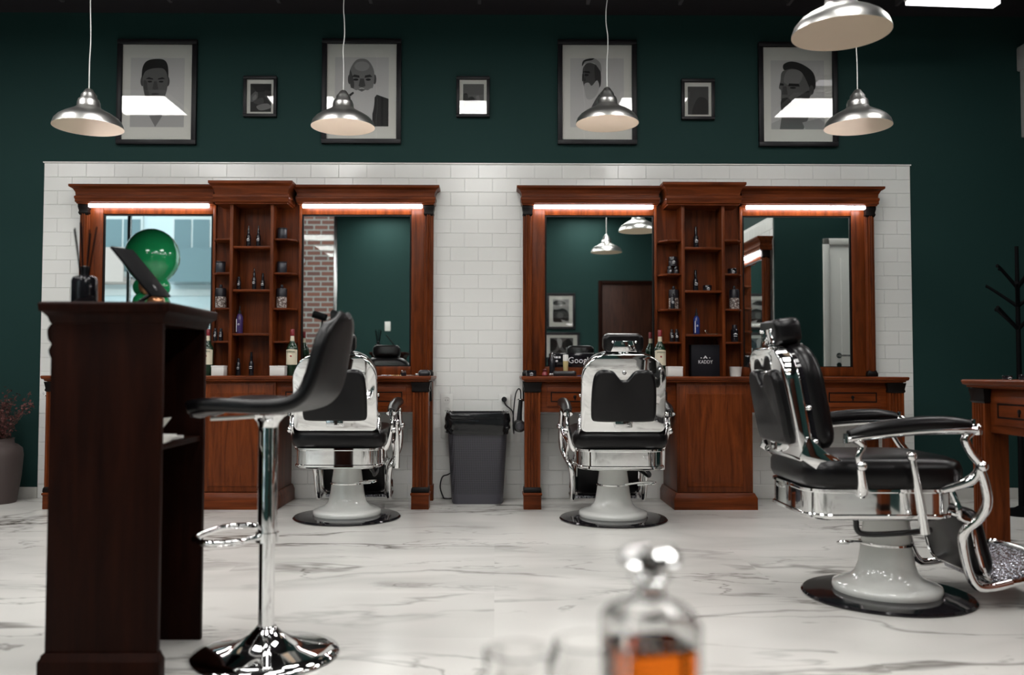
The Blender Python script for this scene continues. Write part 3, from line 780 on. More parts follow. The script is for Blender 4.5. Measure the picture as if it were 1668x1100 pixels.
# ------------------------------------------------------------------ pendant lamps
def make_lamp():
    t = thing('pendant_lamp', '', 'pendant lamp')
    outer = [(.200, 0), (.1985, .010), (.190, .034), (.170, .058), (.138, .080), (.100, .100), (.076, .114), (.066, .126), (.064, .150), (.058, .168), (.046, .178), (.044, .196), (.030, .214), (.020, .230), (.006, .238)]
    obj('shade', G().lathe(outer, n=48), 'aluminium', t, angle=50)
    sh = t.children[0]
    me = sh.data; bm = bmesh.new(); bm.from_mesh(me)   # open the mouth
    for f in [f for f in bm.faces if len(f.verts) > 6 and f.calc_center_median().z < .001]: bm.faces.remove(f)
    bm.to_mesh(me); bm.free()
    inner = [(.1995, .0005), (.196, .010), (.187, .032), (.167, .055), (.135, .077), (.097, .096), (.06, .108), (.02, .112)]
    obj('lining', G().lathe(inner, n=48), 'lamp_inside', t, angle=50)
    me = t.children[1].data; bm = bmesh.new(); bm.from_mesh(me)
    for f in [f for f in bm.faces if len(f.verts) > 6 and f.calc_center_median().z < .002]: bm.faces.remove(f)
    bm.to_mesh(me); bm.free()
    obj('bulb', G().ball((0, 0, .055), .030, 16, 10, 1.1), 'bulb_light', t)
    obj('socket', G().cyl((0, 0, .08), (0, 0, .112), .018, 16), 'white_plastic', t)
    return t
lamps = [(-2.43, 5.17, 2.355, 'brushed metal pendant lamp hanging before the portrait of a dark-haired frontal man'),
         (-.962, 5.46, 2.445, 'brushed metal pendant lamp hanging before the portrait of a long-bearded bald man'),
         (.715, 5.51, 2.487, 'brushed metal pendant lamp hanging before the portrait of a white-bearded man in a jacket'),
         (2.238, 5.31, 2.415, 'brushed metal pendant lamp hanging beside the portrait of a man with swept-back hair'),
         (1.452, 3.60, 2.325, 'brushed metal pendant lamp hanging above the side-on barber chair'),
         (1.42, 1.32, 2.42, 'brushed metal pendant lamp seen only in the mirror beside the brown door')]
lamp = make_lamp()
hung = [lamp if i == 0 else dup(lamp) for i in range(len(lamps))]
for i, (x, y, z, lb) in enumerate(lamps):
    o = hung[i]
    o.location = (x, y, z); o['label'] = lb; o['group'] = 'brushed metal pendant lamps'
    L = CEIL - z
    rnd = random.Random(i)
    pts = [(0, 0, .235), (0, 0, .40)] + [(rnd.uniform(-.006, .006), 0, .40 + (L - .42) * k / 7) for k in range(1, 7)] + [(0, 0, L - .02)]
    obj('cord', G().tube(pts, .0032, 6, 4), 'white_plastic', o)
    obj('ceiling_rose', G().lathe([(.05, L - .025), (.05, L)], n=20), 'dark_fixture', o)

# ------------------------------------------------------------------ pictures
def picture(name, label, cx, cz, w, h, fw, mats, shapes, group, photo, tilt=0, y=None, facing=1):
    """photo = (x0, x1, z0, z1) of the print in fractions of the mat; shapes in print fractions (0..1), z up"""
    t = thing(name, label, 'picture', (cx, DW if y is None else y, cz), 0 if facing > 0 else PI, group)
    D = .034
    obj('frame', G().box(-w / 2, w / 2, -D, 0, h / 2 - fw, h / 2).box(-w / 2, w / 2, -D, 0, -h / 2, -h / 2 + fw).box(-w / 2, -w / 2 + fw, -D, 0, -h / 2 + fw, h / 2 - fw).box(w / 2 - fw, w / 2, -D, 0, -h / 2 + fw, h / 2 - fw), 'frame_black', t, .003)
    mw, mh = w - 2 * fw, h - 2 * fw
    mb = obj('mat_board', G().box(-mw / 2, mw / 2, -.012, -.004, -mh / 2, mh / 2), 'mat_board', t, smooth=False)
    x0, x1, z0, z1 = photo
    px0, px1, pz0, pz1 = -mw / 2 + mw * x0, -mw / 2 + mw * x1, -mh / 2 + mh * z0, -mh / 2 + mh * z1
    me = bpy.data.meshes.new('print'); V = []; F = []; MI = []; used = []
    def poly(pts, grey, lay):
        if grey not in used: used.append(grey)
        o = len(V)
        for a, b in pts: V.append((px0 + (px1 - px0) * min(1, max(0, a)), -.0124 - .00025 * lay, pz0 + (pz1 - pz0) * min(1, max(0, b))))
        F.append(tuple(range(o, o + len(pts)))); MI.append(used.index(grey))
    poly([(0, 0), (1, 0), (1, 1), (0, 1)], mats, 0)
    for lay, (grey, pts, sm) in enumerate(shapes, 1):
        poly(smooth2(pts, 4) if sm else pts, grey, lay)
    me.from_pydata(V, [], F); me.update()
    for gname in used: me.materials.append(M['grey_%d' % gname])
    for p, i in zip(me.polygons, MI): p.material_index = i
    bm = bmesh.new(); bm.from_mesh(me); bmesh.ops.triangulate(bm, faces=bm.faces); bm.to_mesh(me); bm.free()
    for p in me.polygons:
        pass
    obj('print', me, None, t)
    gl = obj('glass', G().box(-mw / 2, mw / 2, -.024, -.021, -mh / 2, mh / 2), 'picture_glass', t, smooth=False)
    gl.rotation_euler.x = R(tilt)
    return t
def ell(cx, cy, rx, ry, n=14): return [(cx + rx * math.cos(2 * PI * k / n), cy + ry * math.sin(2 * PI * k / n)) for k in range(n)]
BIG = 'large framed portraits above the tiles'
ph = (.115, .885, .135, .86)
man1 = [(7, [(0, 0), (1, 0), (1, .22), (.78, .30), (.60, .36), (.36, .36), (.2, .30), (0, .22)], 0),
        (4, [(.36, .22), (.62, .22), (.66, .42), (.34, .42)], 0), (5, [(.33, .20), (.63, .20), (.47, .0)], 0),
        (3, ell(.22, .66, .035, .07), 1), (3, ell(.69, .66, .035, .07), 1),
        (4, [(.24, .82), (.23, .62), (.27, .46), (.36, .36), (.46, .33), (.56, .36), (.65, .46), (.69, .62), (.68, .82), (.46, .90)], 1),
        (3, [(.24, .66), (.27, .46), (.34, .38), (.36, .44), (.32, .55), (.30, .66)], 1), (3, [(.30, .44), (.46, .40), (.62, .44), (.56, .36), (.46, .335), (.36, .36)], 1),
        (0, [(.21, .70), (.22, .86), (.30, .955), (.46, .985), (.62, .97), (.69, .88), (.70, .70), (.66, .80), (.58, .85), (.40, .845), (.27, .80)], 1),
        (1, [(.28, .695), (.42, .685), (.42, .70), (.34, .72)], 0), (1, [(.51, .685), (.65, .695), (.59, .72), (.51, .70)], 0),
        (1, ell(.36, .655, .045, .014, 8), 0), (1, ell(.57, .655, .045, .014, 8), 0), (3, [(.44, .66), (.49, .66), (.52, .55), (.46, .535), (.41, .55)], 0), (2, ell(.465, .475, .075, .016, 8), 0)]
man2 = [(2, [(.70, .0), (1, .0), (1, .40), (.78, .46), (.70, .38)], 0), (1, [(.86, 0), (.9, 0), (.9, .42), (.86, .43)], 0), (3, [(0, 0), (.28, 0), (.3, .30), (.12, .36), (0, .30)], 0),
        (3, ell(.27, .68, .03, .07), 1), (3, ell(.74, .68, .03, .07), 1),
        (5, [(.28, .82), (.27, .66), (.33, .50), (.50, .42), (.67, .50), (.73, .66), (.72, .82), (.62, .95), (.50, .98), (.38, .95)], 1),
        (3, [(.28, .82), (.27, .66), (.33, .52), (.36, .60), (.33, .72)], 1), (6, ell(.50, .87, .14, .07), 1),
        (8, [(.30, .55), (.40, .52), (.50, .56), (.60, .52), (.70, .55), (.74, .40), (.70, .18), (.58, .03), (.44, .05), (.32, .2), (.27, .40)], 1),
        (2, [(.31, .715), (.46, .70), (.45, .735), (.36, .75)], 0), (2, [(.55, .70), (.70, .715), (.65, .75), (.56, .735)], 0),
        (1, ell(.39, .675, .05, .018, 8), 0), (1, ell(.62, .675, .05, .018, 8), 0), (3, [(.47, .69), (.54, .69), (.57, .58), (.50, .56), (.44, .58)], 0),
        (4, [(.42, .53), (.50, .545), (.58, .53), (.50, .50)], 0), (2, [(.16, .40), (.34, .50), (.36, .475), (.18, .36)], 0)]
man3 = [(2, [(.34, .16), (.40, .30), (.52, .46), (.66, .56), (.78, .48), (.86, .20), (.86, .0), (.30, .0)], 1), (3, [(.40, .30), (.52, .46), (.60, .40), (.50, .1), (.42, .1)], 0), (1, [(.58, .52), (.66, .56), (.70, .40), (.64, .2)], 0),
        (3, [(.24, .86), (.23, .74), (.24, .64), (.28, .56), (.44, .50), (.56, .62), (.56, .84), (.44, .92), (.32, .93)], 1), (2, [(.46, .90), (.56, .84), (.57, .62), (.50, .56), (.46, .70)], 1),
        (7, [(.26, .62), (.34, .645), (.40, .60), (.50, .68), (.54, .58), (.48, .46), (.38, .40), (.30, .42), (.27, .52)], 1),
        (6, [(.23, .90), (.30, .985), (.44, 1.0), (.56, .93), (.58, .80), (.52, .86), (.44, .93), (.30, .925)], 1), (1, [(.22, .88), (.25, .97), (.44, 1), (.40, .97), (.28, .95)], 1),
        (0, [(.23, .79), (.37, .78), (.36, .81), (.25, .815)], 0), (0, ell(.30, .755, .045, .016, 8), 0), (2, [(.22, .77), (.25, .77), (.29, .67), (.22, .665)], 0), (2, ell(.51, .76, .025, .05, 10), 1)]
man4 = [(7, [(0, 0), (1, 0), (1, .16), (.7, .2), (.4, .16), (.16, .14), (0, .08)], 0), (4, [(.16, .0), (.60, .0), (.72, .20), (.80, .45), (.30, .30), (.20, .2)], 0), (6, [(.58, .10), (.9, .16), (1, .1), (1, 0), (.64, 0)], 0),
        (4, [(.22, .84), (.18, .70), (.15, .60), (.19, .56), (.19, .44), (.22, .30), (.30, .26), (.50, .30), (.72, .46), (.80, .62), (.70, .82), (.46, .90)], 1),
        (5, [(.30, .84), (.24, .70), (.34, .64), (.52, .66), (.60, .80), (.46, .87)], 1), (2, [(.19, .42), (.30, .46), (.40, .42), (.56, .50), (.72, .56), (.70, .42), (.50, .28), (.28, .22), (.19, .28)], 1),
        (1, [(.25, .86), (.24, .94), (.38, .985), (.58, .95), (.78, .84), (.84, .70), (.82, .58), (.74, .58), (.66, .72), (.56, .84), (.40, .88)], 1), (3, ell(.76, .57, .045, .07), 1),
        (0, [(.16, .635), (.24, .63), (.24, .66), (.17, .67)], 0), (0, [(.32, .625), (.54, .62), (.52, .66), (.34, .665)], 0), (0, ell(.41, .60, .06, .014, 8), 0), (3, [(.22, .62), (.29, .62), (.31, .50), (.20, .50)], 0), (2, [(.17, .44), (.30, .43), (.28, .455)], 0)]
FR = [(-2.440, 2.914, 'framed black-and-white portrait of a frontal young man with dark hair', man1, 8),
      (-.966, 2.925, 'framed black-and-white portrait of a bald man with a long white beard', man2, 8),
      (.737, 2.925, 'framed black-and-white portrait of a white-bearded man in a dark jacket', man3, 8),
      (2.193, 2.915, 'framed black-and-white portrait of a bearded man with swept-back dark hair', man4, 8)]
for cx, cz, lb, sh, bg in FR:
    picture('framed_portrait', lb, cx, cz, .572, .765, .034, bg, sh, BIG, ph)
SM = 'small framed photographs between the portraits'
ps = (.13, .90, .07, .88)
sA = [(4, [(0, .55), (.3, .75), (.35, .5), (.1, .35), (0, .4)], 1), (5, [(.1, .5), (.25, .62), (.3, .5), (.15, .4)], 1), (1, [(.05, .95), (1, .98), (1, .75), (.3, .7)], 0), (3, [(.2, .4), (.6, .5), (.6, .25), (.2, .3)], 1), (5, [(.3, .2), (.8, .3), (1, .15), (.5, .05)], 1)]
sB = [(4, [(0, .7), (.3, .9), (.7, .9), (1, .7), (1, .3), (0, .3)], 1), (1, ell(.4, .45, .16, .1), 1), (2, [(0, .6), (.2, .65), (.25, .3), (0, .2)], 1), (5, [(.6, .55), (.8, .1), (1, .05), (.75, .6)], 0), (6, [(0, .15), (.5, .08), (.8, .12), (.5, .02), (0, .08)], 1), (0, [(0, 0), (.75, 0), (.75, .06), (0, .05)], 0)]
sC = [(3, [(0, 0), (1, 0), (1, .8), (.55, 1), (.3, .6), (0, .4)], 1), (2, [(.2, 0), (.9, 0), (.95, .5), (.5, .6)], 1)]
for cx, cz, lb, sh, bg, tl in ((-1.697, 2.883, 'small framed photograph of dark shapes, beside the long-bearded portrait', sA, 2, 0), (-.161, 2.887, 'small framed photograph of a round grey scene, between the two bearded portraits', sB, 4, -.55), (1.467, 2.875, 'small framed photograph of a plain dark slope, before the swept-back hair portrait', sC, 3, 0)):
    picture('small_picture', lb, cx, cz, .240, .298, .022, bg, sh, SM, ps, tl)
sD = [(0, [(0, .1), (.9, .0), (1, .5), (.6, .62), (.1, .5)], 1), (6, [(.3, .65), (.8, .55), (.95, .62), (.5, .75)], 1), (1, [(.2, .8), (.9, .75), (.95, .9), (.5, .95)], 1), (3, ell(.55, .3, .2, .14), 1), (7, [(.1, .05), (.5, .12), (.4, .0)], 0)]
picture('wall_photograph', 'upright framed photograph with white mat on the green wall beside the brown door', 1.06, 1.87, .46, .58, .04, 6, sD, 'framed photographs reflected in the mirror', (.16, .84, .14, .88), 0, YB, -1)
sE = [(1, [(0, .5), (.2, .95), (.5, .6), (.3, .2)], 1), (7, [(.5, .9), (.7, .95), (.6, .4), (.5, .5)], 1), (0, [(.7, .8), (1, .9), (1, .2), (.75, .3)], 1), (1, [(.35, .0), (.6, .3), (.8, .0)], 0), (8, [(.1, .3), (.3, .4), (.25, .1)], 1)]
picture('wall_photograph', 'sideways framed photograph with white mat on the green wall beside the brown door', 1.07, 1.31, .58, .44, .04, 4, sE, 'framed photographs reflected in the mirror', (.13, .87, .14, .86), 0, YB, -1)

# ------------------------------------------------------------------ bin, sockets, hair dryer
def rring(w, d, r, z): return [(x, y, z) for x, y in rrect(w, d, r, 5)]
t = thing('waste_bin', 'charcoal perforated waste bin lined with a black bag between the vanities', 'bin', (-.118, 6.070, 0))
obj('body', G().rings([rring(.335, .195, .04, 0), rring(.35, .205, .045, .012), rring(.415, .245, .05, .575), rring(.425, .255, .05, .59), rring(.425, .255, .05, .61), rring(.405, .235, .05, .61), rring(.33, .19, .04, .02)], True), 'perforated', t, angle=50)
rg = []
rnd = random.Random(3)
base_o = rrect(.434, .266, .055, 9)
for z, k, amp in ((.612, .93, .0), (.622, 1.0, .003), (.612, 1.02, .004), (.59, 1.025, .005), (.57, 1.015, .006), (.55, 1.02, .006), (.53, 1.01, .006), (.512, 1.015, .007), (.495, 1.01, .008), (.475, 1.005, .007)):
    ph_ = rnd.uniform(0, 6)
    rg.append([(x * k + amp * math.sin(7 * math.atan2(y, x) + ph_) * (1 if abs(x) > .1 else .6), y * k + amp * .5 * math.sin(11 * math.atan2(y, x) + ph_), z + amp * 1.2 * math.sin(5 * math.atan2(y, x) + ph_ * 2)) for x, y in base_o])
g = G(); n = len(base_o)
for j_, r_ in enumerate(rg): g.v += [(x + rnd.gauss(0, .0035) * (j_ > 1), y + rnd.gauss(0, .0035) * (j_ > 1), z + rnd.gauss(0, .003) * (j_ > 0)) for x, y, z in r_]
for j in range(len(rg) - 1):
    for k in range(n): g.f.append((j * n + k, j * n + (k + 1) % n, (j + 1) * n + (k + 1) % n, (j + 1) * n + k))
o = obj('bin_bag', g, 'bag_plastic', t, angle=40)
def socket_plate(label, x, ztop, n, grp):
    t = thing('socket_plate', label, 'power socket', (x, DW - .014, ztop), 0, grp)
    hh = .075 * n + .012
    obj('plate', G().box(-.042, .042, -.010, .0, -hh, 0), 'white_plastic', t, .003)
    for k in range(n):
        z = -.006 - .075 * (k + .5)
        s = obj('socket', G().lathe([(.028, -.002), (.028, .003), (.0205, .003), (.0195, .0008), (.001, .0008)], (0, -.010, z), 24, (0, -1, 0)), 'white_plastic', t)
        for sx in (-1, 1): obj('pin_hole', G().cyl((sx * .0085, -.010, z), (sx * .0085, -.0114, z), .0032, 8), 'charcoal_plastic', s)
    return t
a = at(728, 642, DW); socket_plate('white upright wall plate of sockets without a plug, behind the bin', a.x, a.z, 4, 'wall sockets')
b = at(822, 642, DW); s2 = socket_plate('white upright wall plate with a black plug in it, beside the hair dryer', b.x, b.z, 3, 'wall sockets')
t = thing('hair_dryer', 'black hair dryer hanging with its looped cord from the vanity side', 'hair dryer', (.157, 5.93, .50))
obj('barrel', G().lathe([(.030, -.07), (.040, -.05), (.043, 0), (.041, .05), (.036, .075), (.030, .078)], (.008, 0, .035), 20, (.10, -1, .0)), 'black_plastic', t, angle=50)
obj('rear_grille', G().lathe([(.025, 0), (.022, .004), (.001, .006)], (.016, -.078, .035), 18, (.10, -1, 0)), 'charcoal_plastic', t)
obj('handle', G().tube([(.008, .0, .06), (.013, .0, .13), (.020, .0, .21)], [.020, .017, .014], 10, 4), 'black_plastic', t)
obj('cord', G().tube([(.020, 0, .21), (.018, -.01, .27), (.002, -.02, .285), (-.018, -.02, .24), (-.030, -.01, .12), (-.030, .10, .03), (-.022, .20, -.03), (-.022, .262, .03), (-.032, .275, .12), (-.078, .280, .165), (-.090, .276, .200)], .0045, 8, 6), 'black_plastic', t)
obj('plug', G().cyl((-.090, .297, .205), (-.090, .268, .205), .019, 14), 'black_plastic', t)
obj('holder', G().tube([(.040, 0, .215), (.02, -.025, .215), (0, 0, .215), (.02, .025, .215), (.040, 0, .215)], .004, 8, 4), 'steel', t)
tag(obj('floor_cable', G().tube([(-.36, DW - .03, .004), (-.385, DW - .04, .08), (-.37, DW - .05, .155), (-.33, DW - .06, .175), (-.30, DW - .04, .19)], .005, 8, 6).tube([(-.36, DW - .03, .005), (-.33, 6.205, .005), (-.27, DW - .03, .005)], .005, 8, 5), 'black_plastic'), 'black cable looping up the tiles behind the waste bin', 'cable')
tag(obj('wall_hook', G().tube([(0, 0, .03), (-.006, 0, .0), (-.026, 0, -.012), (-.042, 0, .010)], .004, 8, 4), 'steel', loc=(-2.944, 5.79, .75)), 'small metal hook on the vanity side by the dried branches', 'hook')

# ------------------------------------------------------------------ vase with dried branches
vx, vy = -3.405, 6.03
t = thing('floor_vase', 'brown stoneware floor vase holding dried red branches', 'vase', (vx, vy, 0))
obj('vase', G().lathe([(.115, 0), (.120, .01), (.145, .18), (.155, .32), (.148, .37), (.12, .395), (.098, .405), (.095, .43), (.10, .44), (.088, .44), (.08, .40), (.07, .30)], n=36), 'vase_brown', t, angle=60)
rnd = random.Random(11)
for k in range(30):
    a = rnd.uniform(0, 2 * PI); sp = rnd.uniform(.05, .34); hgt = rnd.uniform(.55, .85)
    ex, ey = sp * math.cos(a), min(.16, sp * math.sin(a) * .8)
    pts = [(ex * .05, ey * .05, .30), (ex * .25, ey * .25, .46), (ex * .6 + rnd.uniform(-.02, .02), ey * .6, .40 + hgt * .28), (ex, ey, .30 + hgt * .58)]
    br = obj('branch', G().tube(pts, [.003, .003, .0022, .0015], 5, 4), 'stem_brown', t)
    lf = G()
    for j in range(46):
        u = rnd.uniform(.25, 1); i = min(2, int(u * 3)); w = u * 3 - i
        p = Vector(pts[i]).lerp(Vector(pts[min(3, i + 1)]), w) + Vector((rnd.gauss(0, .012), rnd.gauss(0, .012), rnd.gauss(0, .012)))
        d = Vector((rnd.uniform(-1, 1), rnd.uniform(-1, 1), rnd.uniform(-.6, 1))).normalized() * rnd.uniform(.012, .028)
        e = d.cross(Vector((rnd.uniform(-1, 1), rnd.uniform(-1, 1), rnd.uniform(-1, 1)))).normalized() * rnd.uniform(.005, .011)
        lf.add([p, p + d * .5 + e, p + d, p + d * .5 - e], [(0, 1, 2, 3)])
    l = obj('leaf_cluster', lf, 'dried_red', br, smooth=False); l['kind'] = 'stuff'

# ------------------------------------------------------------------ coat stand, white unit
t = thing('coat_stand', 'black branching coat stand near the tiled wall corner', 'coat stand', (3.38, 5.60, 0))
obj('pole', G().cyl((0, 0, .02), (0, 0, 1.72), .020, 16, .012), 'black_matte', t)
obj('base', G().lathe([(.17, 0), (.17, .012), (.05, .03), (.02, .05)], n=32), 'black_matte', t)
for z, L, n, o in ((1.18, .15, 4, .3), (1.33, .16, 4, 1.0), (1.45, .13, 4, .2)):
    for k in range(n):
        a = o + 2 * PI * k / n
        c, s = math.cos(a), math.sin(a)
        obj('peg', G().tube([(0, 0, z), (c * L * .45, s * L * .45, z + .06), (c * L, s * L, z + .13), (c * (L + .02), s * (L + .02), z + .14)], [.012, .010, .009, .012], 8, 3), 'black_matte', t)
t = thing('air_conditioner', 'white wall-mounted air conditioner unit near the ceiling corner', 'air conditioner')
a = at(1655, 118, DW); b = at(1655, 78, DW)
obj('body', G().box(a.x, XR - .05, 6.03, DW, a.z, b.z), 'grey_unit', t, .015)
c = at(1663, 225, DW)
obj('pipe_cover', G().box(c.x, c.x + .12, 6.15, DW, c.z, a.z + .02), 'grey_unit', t, .008)

# ------------------------------------------------------------------ things on the vanities
SY = DW - .012 - .115       # distance of the shelf goods
SZ = {'c1': 1.773, 'c2': 1.471, 'c3': 1.165, 's1': 1.828, 's2': 1.590, 's3': 1.343, 's4': 1.112, 'top': .872}
def X(px, Y=SY): return (px - 806) * Y / 1420 + .006
def mk(name, label, cat, px, lev, group=None, Y=SY):
    return thing(name, label, cat, (X(px, Y), Y, SZ[lev]), 0, group)
def mark(t, r, z, w, par=None):
    """white moustache mark with a short line under it"""
    n = 7; g = G()
    o = [(-w, -.2 * w), (-.6 * w, .25 * w), (-.2 * w, .55 * w), (.2 * w, .55 * w), (.6 * w, .25 * w), (w, -.2 * w), (.3 * w, .0), (-.3 * w, .0)]
    g.prism([(a, z + b) for a, b in o], -r - .0012, -r + .002, 'xz')
    g.box(-w * .75, w * .75, -r - .001, -r + .002, z - .9 * w, z - .65 * w)
    return obj('print', g, 'print_white', t, smooth=False)
def slim(label, px, lev, h, r, group, tip=True):
    t = mk('spray_bottle', label, 'bottle', px, lev, group)
    obj('body', G().lathe([(r * .95, 0), (r, .003), (r, h * .52), (r * .8, h * .58), (r * .55, h * .62)], n=20), 'dark_bottle', t)
    obj('cap', G().lathe([(r * .62, h * .60), (r * .62, h * .8), (r * (.30 if tip else .55), h * .86), (r * (.25 if tip else .5), h)], n=16), 'black_gloss', t)
    mark(t, r, h * .36, r * .72)
    return t
def candle(label, px, lev, h, r, group):
    t = mk('candle_jar', label, 'candle', px, lev, group)
    obj('jar', G().lathe([(r * .94, 0), (r, .004), (r, h * .86), (r * .97, h * .88)], n=24), 'candle_black', t)
    obj('lid', G().lathe([(r * 1.03, h * .87), (r * 1.03, h * .98), (r * .98, h)], n=24), 'tin_black', t)
    return t
def cutjar(label, px, lev, h, r, group):
    t = mk('glass_jar', label, 'jar', px, lev, group)
    obj('jar', G().lathe([(r * .92, 0), (r, .006), (r, h * .46), (r * .96, h * .50)], n=14), 'cut_glass', t, angle=15)
    obj('lid', G().lathe([(r * 1.0, h * .48), (r * 1.0, h * .80), (r * .9, h * .84), (r * .3, h * .86)], n=24), 'tin_black', t)
    obj('knob', G().lathe([(r * .28, h * .85), (r * .34, h * .93), (r * .2, h)], n=14), 'tin_black', t)
    return t
def small_bottle(label, px, lev, h, r, group, Y=SY):
    t = mk('small_bottle', label, 'bottle', px, lev, group, Y)
    obj('body', G().lathe([(r * .95, 0), (r, .003), (r, h * .70), (r * .7, h * .78)], n=18), 'dark_bottle', t)
    obj('cap', G().lathe([(r * .66, h * .76), (r * .66, h * .98), (r * .6, h)], n=16), 'tin_black', t)
    mark(t, r, h * .45, r * .62)
    return t
def tin(label, px, lev, h, r, group, dz=0, Y=SY):
    t = mk('pomade_tin', label, 'tin', px, lev, group, Y); t.location.z += dz
    obj('body', G().lathe([(r, 0), (r, h * .55), (r * .97, h * .57)], n=24), 'tin_black', t)
    obj('lid', G().lathe([(r * 1.02, h * .56), (r * 1.02, h * .96), (r * .98, h)], n=24), 'black_gloss', t)
    mark(t, r * 1.02, h * .45, r * .40)
    return t
def tonic(label, px, lev, h, r, liquid, group):
    t = mk('tonic_bottle', label, 'bottle', px, lev, group)
    obj('body', G().lathe([(r * .95, 0), (r, .003), (r, h * .58), (r * .75, h * .66), (r * .4, h * .72)], n=20), liquid, t)
    obj('pump', G().lathe([(r * .45, h * .70), (r * .45, h * .82), (r * .18, h * .84), (r * .15, h)], n=14), 'black_plastic', t)
    obj('label', G().box(-r * .62, r * .35, -r * 1.04, -r * .5, h * .06, h * .50), 'print_white' if liquid == 'print_white' else liquid, t, smooth=False)
    mark(t, r * 1.03, h * .34, r * .35)
    obj('stripe', G().box(-r * .72, -r * .52, -r * 1.05, -r * .6, h * .06, h * .52), 'print_white', t, smooth=False)
    return t
def whisky_bottle(label, px, group, h=.320, r=.039, Y=DW - .012 - .228):
    t = mk('whisky_bottle', label, 'bottle', px, 'top', group, Y)
    obj('glass', G().lathe([(r * .96, 0), (r, .005), (r, h * .56), (r * .96, h * .60), (r * .62, h * .68), (r * .36, h * .75), (r * .32, h * .92)], n=28), 'bottle_green', t, angle=60)
    obj('cap', G().lathe([(r * .36, h * .86), (r * .36, h * .99), (r * .32, h)], n=18), 'cap_red', t)
    obj('neck_label', G().lathe([(r * .37, h * .74), (r * .345, h * .855)], n=18), 'paper_cream', t)
    # body label: front arc of a cylinder
    g = G(); n = 14; v = []
    for k in range(n + 1):
        a = R(-90 - 72 + 144 * k / n); s = (k / n - .5) * 2
        top = h * (.60 - .018 * s * s) if True else 0
        for z, rr_ in ((h * .235, r * 1.02), (top - h * .03, r * 1.02)):
            v.append((rr_ * math.cos(a), rr_ * math.sin(a), z))
    g.add(v, [(2 * k, 2 * k + 2, 2 * k + 3, 2 * k + 1) for k in range(n)])
    lb = obj('label', g, 'paper_cream', t, angle=80)
    obj('crest', G().lathe([(.007, 0), (.005, .001)], (0, -r * 1.02, h * .42), 12, (0, -1, 0)), 'label_red', lb)
    text('lettering', 'JAMESON', .0135, 'label_green', lb, (0, -r * 1.035, h * .515))
    return t
def towel_box(label, px, w, h, group):
    t = mk('tissue_box', label, 'box', px, 'top', group, DW - .012 - .314)
    obj('box', G().box(-w / 2, w / 2, -.04, .04, 0, h), 'white_plastic', t, .004)
    obj('lid', G().box(-w / 2 - .0015, w / 2 + .0015, -.0415, .0415, h - .010, h + .002), 'white_plastic', t, .003)
    return t
A = ' of the stool-side vanity'
B_ = ' of the gift-box vanity'
gA = 'grooming goods on the first vanity'; gB = 'grooming goods on the second vanity'
for px in (402, 418): slim('slim black bottle, one of a pair on the highest central shelf' + A, px, 'c1', .155, .016, gA)
small_bottle('tiny black tube alone at the side of the middle central shelf' + A, 387, 'c2', .095, .015, gA)
slim('taller of two slim black bottles on the middle central shelf' + A, 412, 'c2', .155, .015, gA)
slim('shorter of two slim black bottles on the middle central shelf' + A, 426, 'c2', .120, .015, gA, False)
tonic('purple tonic bottle on the lower central shelf' + A, 389, 'c3', .195, .024, 'purple_liquid', gA)
small_bottle('small dark bottle in the bottom niche beside a taller bottle' + A, 388, 'top', .120, .016, gA)
slim('black bottle with white marks in the bottom niche' + A, 409, 'top', .165, .017, gA, False)
candle('dark candle jar on the side shelf beside the balloon-filled mirror' + A, 357, 's2', .082, .033, gA)
cutjar('black-lidded cut glass jar beside the balloon-filled mirror' + A, 358, 's3', .168, .038, gA)
for px in (350, 359): small_bottle('small black bottle, one of a pair on the lowest side shelf' + A, px, 's4', .09, .015, gA)
candle('dark candle jar on the highest side shelf' + A, 457, 's1', .082, .033, gA)
candle('dark candle jar above a cut glass jar, beside the brick reflection' + A, 457, 's2', .082, .033, gA)
cutjar('black-lidded cut glass jar beside the brick reflection' + A, 457, 's3', .168, .036, gA)
whisky_bottle('green whisky bottle close to the reception stand edge', 338, 'whisky bottles')
whisky_bottle('green whisky bottle between the white box and the barber chair' + A, 475, 'whisky bottles')
towel_box('white box beside the whisky bottle near the reception stand', 357, .085, .066, 'white counter boxes')
towel_box('white box right by the whisky bottle near the stool backrest', 453, .100, .066, 'white counter boxes')
slim('black bottle alone on the highest central shelf' + B_, 1134, 'c1', .155, .018, gB, False)
slim('black bottle beside a low tin on the middle central shelf' + B_, 1133, 'c2', .150, .018, gB, False)
tin('low black tin beside a bottle on the middle central shelf' + B_, 1152, 'c2', .042, .031, gB)
tonic('blue tonic bottle on the lower central shelf' + B_, 1134, 'c3', .185, .023, 'blue_liquid', gB)
t = mk('scissors', 'small gold scissors lying on the lower central shelf' + B_, 'scissors', 1160, 'c3', gB)
obj('blade', G().prism([(-.04, 0), (.035, -.004), (.04, .0), (.035, .004)], 0, .003), 'scissor_steel', t)
obj('blade', G().prism([(-.04, .008), (.035, -.006), (.04, -.002), (-.038, .012)], .003, .006), 'scissor_steel', t)
obj('grip', G().tube([(-.038, .004, .006), (-.05, .006, .03), (-.042, .02, .035), (-.03, .01, .012)], .003, 6, 4, True), 'scissor_steel', t)
for px in (1091.2, 1100.8): tin('black tin, one of two side by side below a third tin' + B_, px, 's2', .058, .0195, gB)
tin('black tin stacked upon two others' + B_, 1096, 's2', .066, .031, gB, .058)
cutjar('cut glass jar behind a small bottle on the side shelf' + B_, 1096.8, 's3', .165, .035, gB)
small_bottle('small black bottle in front of a cut glass jar' + B_, 1095, 's3', .105, .016, gB, SY - .055)
for px in (1093.5, 1101.3): small_bottle('small black bottle, one of a pair above the white box' + B_, px, 's4', .09, .0155, gB)
whisky_bottle('green whisky bottle behind the barber chair with its chromed back in view', 1074, 'whisky bottles')
